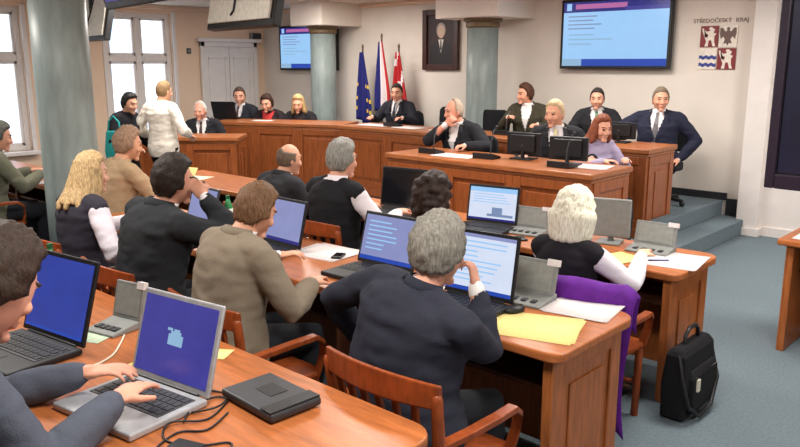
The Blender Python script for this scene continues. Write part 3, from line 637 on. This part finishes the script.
laptop('laptop with bright slide on screen at the dark bushy-haired woman', (-2.98, 4.17, .75), R(10), .38, .25, .26, 10, [F_(S_WHT), (0, .86, 1, 1, S_PALEB), (0, 0, 1, .06, S_NAVY), (.5, .12, .72, .40, S_TXT), (.4, .12, .95, .2, S_TXT)]+text_rows(.08, .9, .5, .82, 4, S_PALEB, 5), BLACK)
laptop('laptop with black screen in front of the man in black vest', (-3.83, 4.2, .75), R(10), .40, .26, .30, 8, [F_(S_OFF)], BLACK)
laptop('grey laptop on the far left desk beside the column', (-7.02, 3.16, .75), R(-18), .36, .25, .24, 14, [F_(S_LAV)], GREYP)
laptop('black laptop standing open on the left wing of the dais', (-9.40, 6.50, 1.05), math.pi+R(26), .38, .22, .24, 16, [F_(S_LAV)], BLACK)
def terminal(label, loc, rz, w=.24, h=.155):
    t = thing('voting_terminal', label, 'voting terminal', loc, rz, 'grey voting terminals on the desks')
    b = MB(); b.loft([[V((x*w/2, y, z)) for x, y, z in ((-1, -.15, .0), (1, -.15, 0), (1, -.15, .012), (-1, -.15, .012))], [V((x*w/2, y, z)) for x, y, z in ((-1, .03, 0), (1, .03, 0), (1, .03, .035), (-1, .03, .035))]]); b.build('base', GREYP, t, .004)
    b = MB(); b.b2((-w/2, 0, 0), (w/2, .016, h)); p = b.build('panel', GREYP, t, .004, loc=(0, -.01, .028), rot=(R(-14), 0, 0))
    b = MB(); b.b2((-w*.42, -.002, h*.12), (w*.42, 0, h*.9)); b.build('display', mat('dim_display', (142, 144, 140), .3), p)
    b = MB(); b.b2((w*.28, -.004, h*.86), (w*.52, .02, h*1.05)); b.build('tag', WPAPER, p)
    for k in range(4):
        b = MB(); x = -w*.3+k*w*.2; b.b2((x-.013, -.12, .014), (x+.013, -.085, .024)); b.build('button', DARK, t, .002)
    return t
terminal('grey voting terminal behind the silver laptop on the nearest desk', (-2.96, 1.50, .75), R(12), .17, .16)
terminal('grey voting terminal beside the laptop with the white page', (-1.90, 3.0, .75), R(4), .25, .165)
terminal('grey voting terminal left of the blonde woman in black vest', (-2.70, 4.24, .75), R(8), .24, .14)
terminal('grey voting terminal behind the white sheets near the steps', (-1.88, 4.32, .75), R(4), .25, .14)
def paper(label, cx, cy, z, rz, w=.21, h=.297, m=None, n=1, group='loose sheets of paper', cat='paper'):
    b = MB()
    for k in range(n):
        a = R(random.uniform(-5, 5)) if k else 0; c, s = math.cos(a), math.sin(a); o = V((random.uniform(-.012, .012), random.uniform(-.012, .012))) if k else V((0, 0))
        nx = 7; zz = .0008*k+.0006
        g = []
        for i in range(nx+1):
            for j in (0, 1):
                x = (i/nx-.5)*w; y = (j-.5)*h; g.append((x*c-y*s+o.x, x*s+y*c+o.y, zz+.003*(i/nx-.5)**2*(1+j)))
        b.add(g, [(2*i, 2*i+2, 2*i+3, 2*i+1) for i in range(nx)])
    o = b.build('paper', m or WPAPER, None, loc=(cx, cy, z), rz=rz, smooth=True); s = o.modifiers.new('s', 'SOLIDIFY'); s.thickness = .0006; s.offset = 1
    return tag(o, label, cat, group)
paper('large yellow sheet lying near the rounded desk end', -1.67, 2.66, .75, R(22), .40, .32, YPAPER, 2)
paper('white printed sheets next to the large yellow sheet', -1.62, 3.01, .752, R(10), .30, .27, WPAPER, 3)
paper('white sheets by the outer corner of the desk with the black bag', -1.68, 4.14, .75, R(8), .30, .36, WPAPER, 3)
paper('yellow sheet on the desk right of the blonde woman', -1.93, 3.98, .752, R(-15), .2, .24, YPAPER)
paper('white papers lying between the man in black vest and lavender laptop', -3.28, 2.93, .75, R(6), .36, .3, WPAPER, 3)
paper('yellow slip sticking out behind the silver laptop', -2.40, 1.56, .75, R(30), .12, .10, YPAPER)
paper('small pale yellow note left of the silver laptop', -2.52, 1.30, .75, R(10), .06, .09, YPAPER)
paper('pale green sheet by the voting terminal on the nearest desk', -2.95, 1.36, .75, R(25), .16, .2, GPAPER)
paper('white sheets on the desk at the right picture edge', -1.20, 5.36, .75, R(5), .3, .32, WPAPER, 3)
paper('cream sheet further back on the desk at the right edge', -1.02, 5.58, .752, R(-10), .21, .2, mat('cream_paper', (226, 214, 178), .8))
paper('white sheet on the front bench before the balding man', -4.40, 5.58, 1.0, R(5), .42, .26, WPAPER, 2)
paper('white papers at the right end of the front bench', -3.08, 5.74, 1.0, R(12), .3, .28, WPAPER, 3)
paper('white sheet on the desk left of the voting terminal by the blonde woman', -2.36, 4.1, .75, R(-12), .24, .24, WPAPER, 2)
paper('white sheet beside the laptop at the far left desk', -7.22, 3.0, .751, R(-25), .2, .24, WPAPER)
paper('cream sheet on the left end of the desk before the standing woman', -6.45, 4.05, .75, R(20), .3, .3, mat('cream_sheet', (234, 226, 190), .8))
paper('yellow sheets held by the person in beige jacket', -5.50, 3.36, .90, R(10), .21, .26, YPAPER).rotation_euler = (R(55), 0, R(10))
for k, (x, y, a, w) in enumerate([(-7.02, 7.22, 4, .5), (-6.42, 7.2, -6, .4), (-5.85, 7.22, 3, .36)]):
    paper(['white papers spread before the man in front of the flags', 'white papers left of the empty black chair on the rear bench', 'white papers on the rear bench behind the balding man in black suit'][k], x, y, 1.05, R(a), w, .3, WPAPER, 3)
paper('white sheet in front of the dark-haired woman in red', -8.78, 6.70, 1.05, R(26), .3, .22, WPAPER)
def box_thing(name, label, cat, loc, rz, parts, group=None):
    t = thing(name, label, cat, loc, rz, group)
    for nm, lo, hi, m, bv in parts:
        b = MB(); b.b2(lo, hi); b.build(nm, m, t, bv)
    return t
t = box_thing('docking_station', 'flat black docking station lying on the nearest desk by cables', 'docking station', (-1.90, 1.44, .75), R(-3), [('case', (-.145, -.10, .006), (.145, .10, .034), DARK, .008), ('raised_edge', (.08, -.098, .034), (.14, .098, .04), BLACK, .003), ('vent', (-.06, -.02, .034), (.03, .05, .036), BLACK, .001)])
for x in (-.12, .12):
    for y in (-.08, .08):
        b = MB(); b.lathe([(.01, 0), (.01, .008)], (x, y, 0), 10); b.build('foot', BLACK, t)
def cord(label, pts, r=.0035, m=None):
    P = []; n = len(pts)
    for i in range(n-1):
        p0, p1, p2, p3 = [V(pts[max(0, min(n-1, i+k))]) for k in (-1, 0, 1, 2)]
        for k in range(6):
            q = k/6; P.append(.5*((2*p1)+(p2-p0)*q+(2*p0-5*p1+4*p2-p3)*q*q+(-p0+3*p1-3*p2+p3)*q**3))
    P.append(V(pts[-1])); b = MB(); b.tube(P, r, 7); return tag(b.build('cable', m or BLACK, None, smooth=True), label, 'cable', 'cables on the nearest desk')
zc = .7545
cord('black cable looping between the silver laptop and the docking station', [(-2.07, 1.37, zc), (-2.13, 1.33, zc), (-2.10, 1.22, zc), (-2.03, 1.20, zc), (-1.97, 1.27, zc+.012), (-2.01, 1.34, zc+.006), (-2.06, 1.33, zc), (-2.04, 1.24, zc+.01), (-1.98, 1.16, zc)])
cord('black cable running along the right side of the silver laptop', [(-2.0, 1.34, zc), (-1.94, 1.22, zc), (-1.99, 1.12, zc+.008), (-1.92, 1.06, zc), (-1.82, 1.10, zc), (-1.76, 1.18, zc), (-1.70, 1.12, zc), (-1.66, 1.02, zc)])
cord('black cable curling towards the near table corner', [(-1.93, 1.29, zc), (-1.88, 1.18, zc), (-1.93, 1.11, zc), (-1.88, 1.0, zc), (-1.80, .96, zc), (-1.74, 1.0, zc)])
cord('white cable lying in front of the black laptop', [(-2.66, 1.0, zc), (-2.62, 1.16, zc), (-2.66, 1.27, zc), (-2.76, 1.36, zc), (-2.84, 1.42, zc)], .004, PALE)
t = thing('power_adapter', 'small black power adapter beside the silver laptop', 'power adapter', (-1.80, 1.06, .75), R(20)); b = MB(); b.b2((-.05, -.028, 0), (.05, .028, .032)); b.build('case', BLACK, t, .006); b = MB(); b.tube([(.05, 0, .014), (.07, 0, .014)], .006, 8); b.build('plug', DARK, t)
t = thing('mouse', 'black computer mouse next to the voting terminal by the yellow sheet', 'mouse', (-1.83, 2.76, .75), R(-20)); b = MB(); b.ell((0, 0, .013), (.033, .055, .022), None, 16, 10); b.build('shell', BLACK, t, smooth=True); b = MB(); b.tube([(0, .03, .032), (0, .04, .030)], .005, 8); b.build('wheel', DARK, t)
t = box_thing('mobile_phone', 'dark mobile phone lying on the white papers in the middle row', 'phone', (-3.14, 2.90, .754), R(30), [('case', (-.03, -.055, 0), (.03, .055, .012), BLACK, .004), ('screen', (-.024, -.03, .012), (.024, .045, .0128), S_OFF, 0)])
t = box_thing('mobile_phone', 'dark mobile phone on the desk left of the blonde woman', 'phone', (-2.62, 4.0, .75), R(50), [('case', (-.03, -.055, 0), (.03, .055, .012), BLACK, .004), ('screen', (-.024, -.03, .012), (.024, .045, .0128), S_OFF, 0)])
t = thing('pen', 'blue pen resting on the white sheets near the steps', 'pen', (-1.73, 4.06, .759), R(40)); b = MB(); b.tube([(-.06, 0, 0), (.05, 0, 0)], .0045, 8); b.build('barrel', mat('blue_pen', (40, 60, 120), .4), t); b = MB(); b.tube([(.05, 0, 0), (.075, 0, 0)], .003, 8); b.build('tip', CHROME, t)
def bottle(label, x, y, z):
    t = thing('water_bottle', label, 'bottle', (x, y, z), 0, 'green water bottles')
    b = MB(); b.lathe([(.026, 0), (.031, .008), (.031, .06), (.029, .075), (.031, .09), (.031, .125), (.014, .165), (.0125, .18)], n=20); b.build('bottle_body', GREENB, t, smooth=True)
    b = MB(); b.lathe([(.0316, .06), (.0316, .11)], n=20); b.build('label', LABELW, t, smooth=True); b = MB(); b.lathe([(.015, .178), (.015, .2)], n=14); b.build('cap', mat('green_cap', (30, 96, 66), .4), t)
bottle('green water bottle standing behind the black laptop at left', -3.86, 1.57, .75); bottle('green water bottle standing near the man in grey-brown suit', -4.40, 3.03, .75)
def monitor(label, x, y, z, rz, w=.40, h=.25, m=None):
    t = thing('monitor', label, 'monitor', (x, y, z), rz, 'desktop monitors'); m = m or BLACK
    b = MB(); b.b2((-w*.3, -.08, 0), (w*.3, .08, .014)); b.build('base', m, t, .004); b = MB(); b.tube([(0, .02, .01), (0, .025, .12)], .018, 10); b.build('stand', m, t)
    b = MB(); b.b2((-w/2, -.02, .04), (w/2, .012, .04+h)); b.b2((-w*.36, .012, .07), (w*.36, .035, .02+h)); p = b.build('housing', m, t, .006)
    rects('display', p, w-.03, h-.03, [F_(S_LAV if m is BLACK else GREYP)], loc=(0, -.0215, .055))
    return t
monitor('black monitor left of the man with pale tie on the front bench', -3.80, 5.80, 1.0, math.pi+R(4), .34, .20); monitor('black monitor between the pale-tie man and the red-haired woman', -3.30, 5.72, 1.0, math.pi+R(10), .34, .20)
monitor('black monitor on the rear bench before the man in navy suit', -3.62, 7.28, 1.05, math.pi+R(6), .34, .17)
monitor('plain grey monitor right of the head of the blonde woman', -2.16, 4.30, .75, R(16), .24, .24, GREYP)
def phone_unit(label, x, y, z, rz):
    t = thing('microphone_unit', label, 'microphone unit', (x, y, z), rz, 'black microphone units on the dais')
    b = MB(); b.loft([[V((-.11, -.07, 0)), V((.11, -.07, 0)), V((.11, -.07, .02)), V((-.11, -.07, .02))], [V((-.11, .07, 0)), V((.11, .07, 0)), V((.11, .07, .055)), V((-.11, .07, .055))]]); b.build('base', BLACK, t, .005)
    b = MB(); b.tube([(-.07, .05, .05), (-.07, .04, .16), (-.07, 0, .25), (-.07, -.04, .28)], .005, 8); g = b.build('gooseneck', DARK, t); b = MB(); b.ell((-.07, -.05, .285), (.013, .022, .013)); b.build('microphone_head', BLACK, g, smooth=True)
    for k in range(3):
        b = MB(); x0 = .0+k*.035; b.b2((x0, -.04, .028), (x0+.024, -.02, .036)); b.build('button', GREYP, t)
phone_unit('black microphone unit at the left end of the front bench', -4.72, 5.60, 1.0, math.pi); phone_unit('black microphone unit left of the first black monitor', -4.08, 5.62, 1.0, math.pi+R(5)); phone_unit('black microphone unit in front of the second black monitor', -3.26, 5.56, 1.0, math.pi+R(-4))
phone_unit('black microphone unit before the young man in olive suit', -5.0, 7.2, 1.05, math.pi); phone_unit('black microphone unit before the man in front of the flags', -6.72, 7.2, 1.05, math.pi)
office(-6.62, 7.92, .34, 'empty black office chair right of the man in front of the flags', math.pi+R(-10)); office(-5.72, 7.86, .34, 'empty black office chair between the balding man and olive suit', math.pi+R(20))
office(-5.9, 2.1, 0, 'black office chair behind the person at the silver laptop, by the column', R(-10))
# ------------------------------------------------------------------ bag and coat
t = thing('laptop_bag', 'black laptop bag leaning on the end of the second desk row', 'bag', (-1.455, 3.90, 0), R(90)); BG = fabric((26, 26, 30), .8, .3, 150)
b = MB(); b.loft([[V((x, y, z)) for x, y in ((-w, -d), (w, -d), (w, d), (-w, d))] for z, w, d in ((0, .185, .055), (.02, .20, .068), (.2, .205, .072), (.36, .20, .055), (.40, .18, .03))]); b.build('bag_body', BG, t, .02)
b = MB(); b.loft([[V((x, y, z)) for x, y in ((-w, -.068-d), (w, -.068-d), (w, -.06), (-w, -.06))] for z, w, d in ((.04, .16, .015), (.07, .165, .03), (.24, .165, .026), (.28, .15, .008))]); pk = b.build('front_pocket', BG, t, .012)
b = MB(); b.tube([(-.15, -.096, .255), (.15, -.096, .255)], .003, 6); b.build('zipper', CHROME, pk); b = MB(); b.b2((-.13, -.105, .17), (-.10, -.094, .235)); b.build('tag', PALE, pk)
b = MB(); b.tube([(-.09, 0, .38), (-.085, 0, .44), (-.04, 0, .475), (.04, 0, .475), (.085, 0, .44), (.09, 0, .38)], .011, 8); b.build('handle', BLACK, t, smooth=True)
b = MB(); b.tube([(-.19, -.02, .36), (-.215, -.05, .25), (-.20, -.09, .10), (-.1, -.11, .03), (.05, -.112, .05), (.18, -.09, .16), (.205, -.03, .34)], .012, 8); b.build('shoulder_strap', BLACK, t, smooth=True)
b = MB(); nx, ny = 26, 22; g = []
for i in range(nx+1):
    s = i/nx; x = -2.14+.66*s; bz = .60-.06*s if s < .72 else .54-.40*min(1, (s-.72)/.12); crest = -.235-.05*(1-(2*(x+1.85)/.53)**2)
    for j in range(ny+1):
        q = j/ny; yb = 3.44+max(crest, -.29)
        if q < .25: y, z = yb+.035, .64+.175*(q/.25)
        elif q < .35: a = (q-.25)/.1*math.pi; y, z = yb+.035*math.cos(a), .815+.02*math.sin(a)
        else: k = (q-.35)/.65; y, z = yb-.035-.02*math.sin(k*3), .815+(bz-.815)*k
        wv = math.sin(s*21+q*3)*.010*min(1, q*2); drop = max(0, (abs(s-.5)-.44))*1.0
        g.append((x+.01*math.sin(q*9+s*4), y-abs(wv)-(.012 if q > .35 else 0), z-drop+.006*math.sin(s*13)))
b.add(g, [(i*(ny+1)+j, (i+1)*(ny+1)+j, (i+1)*(ny+1)+j+1, i*(ny+1)+j+1) for i in range(nx) for j in range(ny)])
o = b.build('coat', PURPLE, None, smooth=True); s = o.modifiers.new('s', 'SOLIDIFY'); s.thickness = .008; tag(o, 'purple coat draped over the chair back of the blonde woman', 'coat')
# handbag of the standing person
t = thing('shoulder_bag', 'turquoise bag at the side of the standing dark-haired person', 'bag', (-7.98, 4.06, .70), R(20)); TQ = fabric((40, 150, 150), .6, .1, 80)
b = MB(); b.loft([[V((x, y, z)) for x, y in ((-w, -d), (w, -d), (w, d), (-w, d))] for z, w, d in ((0, .10, .04), (.2, .12, .05), (.42, .10, .03))]); b.build('bag_body', TQ, t, .02); b = MB(); b.tube([(-.09, 0, .41), (-.07, 0, .52), (0, 0, .58), (.07, 0, .52), (.08, 0, .41)], .010, 8); b.build('strap', TQ, t, smooth=True)
# ------------------------------------------------------------------ wall things
def wall_tv(label, x, z, w=1.42, h=.83):
    t = thing('wall_tv', label, 'television', (x, VB-.035, z), 0, 'wall televisions above the dais')
    b = MB(); b.b2((-w/2, -.09, 0), (w/2, -.02, h)); p = b.build('housing', BLACK, t, .008); bz = .035
    b = MB(); b.b2((-w*.2, -.02, h*.25), (w*.2, .03, h*.75)); b.build('wall_bracket', DARK, t)
    it = [F_(S_PALEB), (0, .84, 1, 1, S_NAVY), (.12, .89, .62, .965, S_PINK), (.03, .87, .08, .98, S_PALEB), (.6, .84, 1, .9, S_VIO), (0, 0, 1, .11, S_BAR), (0, 0, .2, .11, S_ICON)]+text_rows(.05, .55, .55, .80, 4, S_TXT, 4)+text_rows(.06, .5, .30, .52, 3, S_ICON, 8)
    rects('display', p, w-2*bz, h-2*bz, it, loc=(0, -.091, bz))
wall_tv('wall television with pale blue slide above the right side of the dais', -4.42, 1.78); wall_tv('wall television with pale slide partly behind the slim column', -9.98, 1.73, 1.44, .74)
t = thing('portrait', 'dark framed portrait of a person in a suit on the back wall', 'picture', (-7.15, VB-.01, 1.75)); fw, fh = .66, .85
b = MB()
for lo, hi in (((-fw/2, -.05, 0), (-fw/2+.08, .0, fh)), ((fw/2-.08, -.05, 0), (fw/2, 0, fh)), ((-fw/2+.08, -.05, 0), (fw/2-.08, 0, .08)), ((-fw/2+.08, -.05, fh-.08), (fw/2-.08, 0, fh))): b.b2(lo, hi)
b.build('frame', MAHOG, t, .008)
b = MB(); PC = [mat('portrait_ground', (50, 30, 32), .5), mat('portrait_suit', (30, 26, 30), .5), mat('portrait_skin', (206, 176, 156), .5), mat('portrait_hair', (160, 150, 145), .5), mat('portrait_shirt', (226, 220, 214), .5)]
b.b2((-fw/2+.07, -.015, .07), (fw/2-.07, -.005, fh-.07))
def flat(poly, k, mi): b.add([(x, -.0155-.0005*k, z) for x, z in poly], [tuple(range(len(poly)))], mi)
flat([(-.2, .08), (.2, .08), (.2, .32), (.09, .42), (-.09, .42), (-.2, .32)], 1, 1); flat([(-.05, .43), (0, .24), (.05, .43)], 2, 4)
flat([(.085*math.cos(a*.4), .56+.105*math.sin(a*.4)) for a in range(16)], 3, 3); flat([(.068*math.cos(a*.4), .54+.095*math.sin(a*.4)) for a in range(16)], 4, 2); flat([(-.01, .42), (.01, .42), (.014, .30), (0, .27), (-.014, .30)], 4, 1)
b.build('canvas', PC, t)
# emblem
t = thing('emblem_sign', 'quartered coat of arms emblem on the back wall near the corner pilaster', 'emblem', (-3.22, VB-.004, 1.75)); RED = mat('emblem_red', (128, 36, 42), .5); CREAM = mat('emblem_cream', (232, 222, 210), .5); BRN = mat('emblem_brown', (104, 78, 70), .5); BLU = mat('emblem_blue', (44, 60, 140), .5)
def plate(x0, z0, x1, z1, m):
    b = MB(); b.b2((x0, -.008, z0), (x1, 0, z1)); return b.build('field', m, t)
lion = [(-.055, -.10), (-.02, -.10), (-.015, -.04), (.01, -.035), (.03, -.10), (.06, -.10), (.045, -.06), (.04, .0), (.06, .03), (.03, .04), (.045, .07), (.02, .09), (0, .10), (-.02, .085), (-.005, .06), (-.04, .05), (-.055, .065), (-.06, .04), (-.02, .02), (-.03, -.01), (-.06, -.0), (-.08, .04), (-.09, .08), (-.075, .09), (-.065, .04), (-.055, -.02), (-.04, -.05)]
def charge(cx, cz, poly, m, par, sc=1.0):
    b = MB(); b.prism([(x*sc, z*sc) for x, z in poly], 0, .002); o = b.build('charge', m, par, loc=(cx, -.008, cz), rot=(R(90), 0, 0)); return o
p = plate(-.20, .27, -.005, .50, RED); charge(-.09, .385, lion, CREAM, p, 1.05)
p = plate(.005, .27, .20, .50, CREAM); eagle = [(0, .10), (.018, .085), (.012, .06), (.03, .05), (.06, .09), (.085, .09), (.088, .03), (.075, -.03), (.05, .0), (.03, -.03), (.045, -.08), (.015, -.07), (0, -.10), (-.015, -.07), (-.045, -.08), (-.03, -.03), (-.05, 0), (-.075, -.03), (-.088, .03), (-.085, .09), (-.06, .09), (-.03, .05), (-.012, .06), (-.018, .085)]
charge(.10, .385, eagle, BRN, p, 1.0)
p = plate(-.20, .03, -.005, .26, CREAM)
for zz in (.16, .08):
    up_ = [(-.095+.19*k/16, .018+.008*math.sin(k*1.2)) for k in range(17)]; dn = [(x, z-.036) for x, z in up_]
    b = MB(); b.prism(dn+up_[::-1], 0, .002); b.build('wave', BLU, p, loc=(-.1025, -.008, zz), rot=(R(90), 0, 0))
p = plate(.005, .03, .20, .26, RED); charge(.11, .145, lion, CREAM, p, 1.05)
for word, wx in (('STŘEDOČESKÝ', -.085), ('KRAJ', .235)):
    fc = bpy.data.curves.new('emblem_text', 'FONT'); fc.body = word; fc.size = .062; fc.align_x = 'CENTER'; fc.extrude = .001; fc.materials.append(BRN)
    fo = bpy.data.objects.new('text_source', fc); C.objects.link(fo); dg = bpy.context.evaluated_depsgraph_get()
    me = bpy.data.meshes.new_from_object(fo.evaluated_get(dg)); bpy.data.objects.remove(fo); bpy.data.curves.remove(fc)
    mo = bpy.data.objects.new('lettering', me); C.objects.link(mo); mo.parent = t; mo.location = (wx, -.001, .535); mo.rotation_euler = (R(90), 0, 0)
t = box_thing('wall_speaker', 'small grey loudspeaker box high on the wall right of the white door', 'loudspeaker', (UL+.0, 8.48, 2.25), 0, [('housing', (.005, -.1, 0), (.10, .1, .12), GREYP, .01), ('grille', (.10, -.09, .01), (.104, .09, .11), DARK, 0)])
t = box_thing('wall_switch', 'small dark wall switch between the window and the white door', 'switch', (UL, 7.15, 2.0), 0, [('plate', (.003, -.04, 0), (.015, .04, .09), DARK, .004), ('rocker', (.015, -.025, .02), (.022, .025, .07), GREYP, .002)])
# flags
def flag(label, x, y, top, cols):
    t = thing('flag', label, 'flag', (x, y, .34 if x > -8 else .17), 0, 'flags on poles behind the dais'); H = top-(.34 if x > -8 else .17)
    b = MB(); b.lathe([(.14, 0), (.14, .02), (.03, .05), (.03, .1)], n=20); b.build('base', BRONZE, t); b = MB(); b.tube([(0, 0, .05), (0, 0, H)], .012, 8); b.build('pole', MAHOG, t); b = MB(); b.ell((0, 0, H+.035), (.018, .018, .045)); b.build('finial', BRONZE, t, smooth=True)
    b = MB(); n, m = 28, 20; g = []; fs = []; mi = []
    for i in range(n+1):
        s = i/n
        for j in range(m+1):
            q = j/m; w = .05+.17*min(1, q*1.4); a = s*math.pi*5
            g.append((-.015+w*(s-.35)*1.5, -.02-.03*math.sin(a)*(.4+.6*q), H-.04-1.0*q-.10*s*q))
    for i in range(n):
        for j in range(m):
            fs.append((i*(m+1)+j, (i+1)*(m+1)+j, (i+1)*(m+1)+j+1, i*(m+1)+j+1)); mi.append(cols[1](i/n, j/m))
    b.v = g; b.f = fs; b.m = mi; o = b.build('flag_cloth', cols[0], t, smooth=True); s = o.modifiers.new('s', 'SOLIDIFY'); s.thickness = .004
FB, FR, FW, FY = fabric((34, 36, 104), .7), fabric((176, 40, 44), .7), fabric((224, 218, 220), .7), fabric((226, 190, 60), .7)
flag('blue flag with pale dots, leftmost flag behind the dais', -8.42, 8.35, 2.05, ([FB, FY], lambda s, q: 1 if (int(s*14) % 4 == 1 and int(q*20) in (9, 13, 16)) else 0))
flag('blue, white and red flag between the blue and the red one', -8.02, 8.35, 2.2, ([FB, FW, FR], lambda s, q: 0 if s < .35 else (1 if s < .68 else 2)))
flag('red and white flag nearest the portrait', -7.72, 8.40, 2.05, ([FR, FW, FB], lambda s, q: 1 if int(q*9+s*3) % 4 == 1 else 0))
# ceiling-hung televisions
def hung_tv(label, cx, cy, z, rz, tilt, items, w=1.06, h=.62, back=None):
    t = thing('ceiling_television', label, 'television', (cx, cy, z), rz, 'televisions hung from the ceiling')
    top = CZ-z; mh = h/2
    b = MB(); b.b2((-w/2, -.035, 0), (w/2, .035, h)); p = b.build('housing', BLACK, t, .008, rot=(R(tilt), 0, 0))
    rects('display', p, w-.07, h-.07, items, loc=(0, -.0355, .035))
    b = MB(); b.b2((-w/2+.045, .035, .045), (w/2-.045, .06, h-.045)); b.build('back_cover', back or mat('hung_back', (240, 238, 226), .5), p, .006)
    b = MB(); b.tube([(-.08, .061, h-.12), (-.02, .066, h-.3), (.03, .07, h-.40), (.035, .068, h-.5), (.07, .068, h-.53)], .008, 7); b.build('cable', BLACK, p)
    y = .05-mh*math.sin(R(tilt))*1.0; b = MB(); b.tube([(0, y, mh), (0, y, top)], .022, 10); b.b2((-.1, y-.1, top-.02), (.1, y+.1, top)); b.build('ceiling_pole', DARK, t)
hung_tv('hung television seen from behind with pale back and dark rim', -4.82, 3.51, 2.10, math.pi+R(-9), 12, [F_(S_PALEB)])
hung_tv('hung television seen from behind, half covered by the big column', -8.75, 4.27, 2.10, math.pi+R(-9), 12, [F_(S_PALEB)])
hung_tv('hung television with blue screen at the top edge above the column', -3.02, 1.76, 2.10, R(-9), 12, [F_(S_BLUE), (0, 0, 1, .06, S_NAVY)])
# large television on a floor stand at the right
t = thing('floor_television', 'large dark television on a stand at the right picture edge', 'television', (-1.04, 5.98, 0), R(-4)); w, h, z0 = 1.5, 1.5, .94
b = MB()
for lo, hi in (((-w/2, -.06, z0), (-w/2+.07, .06, z0+h)), ((w/2-.07, -.06, z0), (w/2, .06, z0+h)), ((-w/2+.07, -.06, z0), (w/2-.07, .06, z0+.11)), ((-w/2+.07, -.06, z0+h-.07), (w/2-.07, .06, z0+h))): b.b2(lo, hi)
b.build('bezel', mat('tv_bezel', (44, 34, 50), .35), t, .01); b = MB(); b.b2((-w/2+.07, -.03, z0+.11), (w/2-.07, .05, z0+h-.07)); sc_ = b.build('screen', S_OFF, t); rects('display', sc_, w-.16, h-.2, [F_(S_GLOW)], loc=(0, -.031, z0+.12))
b = MB(); b.b2((-.5, .06, z0+.1), (.5, .3, z0+h-.2)); b.build('rear_housing', BLACK, t, .02)
b = MB(); b.b2((-.08, .08, .05), (.08, .2, z0+.3)); b.build('stand_column', DARK, t, .01); b = MB(); b.b2((-.45, -.15, 0), (.45, .4, .05)); b.build('stand_base', DARK, t, .01)
# pale building across the street, seen through the windows
t = thing('street_building', 'pale building facade across the street behind the windows', 'building', (UL-9, 4, -4)); b = MB(); b.b2((-.4, -14, 0), (0, 16, 12)); b.build('facade', FACADE, t)
for k in range(9):
    for q in range(3):
        b = MB(); y = -12.4+k*3.1; z = 2.0+q*3.3; b.b2((0, y-.6, z), (.05, y+.6, z+2.0)); f = b.build('window', WHITE, t); b = MB()
        for s in (-1, 1): b.b2((.05, y+s*.06, z+.1), (.06, y+s*.52, z+1.9))
        b.build('pane', FACW, f)
# ------------------------------------------------------------------ light, world, camera
def area(name, loc, sx, sy, e, col=(1, .95, .88), rot=(0, 0, 0)):
    l = bpy.data.lights.new(name, 'AREA'); l.shape = 'RECTANGLE'; l.size = sx; l.size_y = sy; l.energy = e; l.color = col
    o = bpy.data.objects.new(name, l); C.objects.link(o); o.location = loc; o.rotation_euler = rot; return o
for k, (x, y, e) in enumerate([(-1.2, 1.2, 46), (-4.2, 1.4, 46), (-1.2, 4.2, 46), (-4.2, 4.4, 46), (-7.4, 1.6, 46), (-7.6, 4.6, 50), (-4.0, 6.8, 46), (-8.0, 7.0, 46), (-1.0, 7.2, 50), (1.4, 2.0, 30), (1.4, 5.5, 30)]):
    area('ceiling_lamp', (x, y, CZ-.02), 1.2, .6, e)
w = bpy.data.worlds.new('sky'); bpy.context.scene.world = w; w.use_nodes = True
w.node_tree.nodes['Background'].inputs[0].default_value = (.80, .90, 1, 1); w.node_tree.nodes['Background'].inputs[1].default_value = 2.6
cam = bpy.data.cameras.new('camera'); co = bpy.data.objects.new('camera', cam); C.objects.link(co)
co.location = (0, 0, 1.85); co.rotation_euler = (R(90-11.925), 0, R(42.5)); cam.sensor_width = 36; cam.lens = 760*36/800; cam.clip_start = .05
bpy.context.scene.camera = co
sc = bpy.context.scene; sc.view_settings.view_transform = 'Standard'; sc.view_settings.look = 'None'; sc.view_settings.gamma = 1
sc.view_settings.use_curve_mapping = False; sc.view_settings.exposure = 0.55
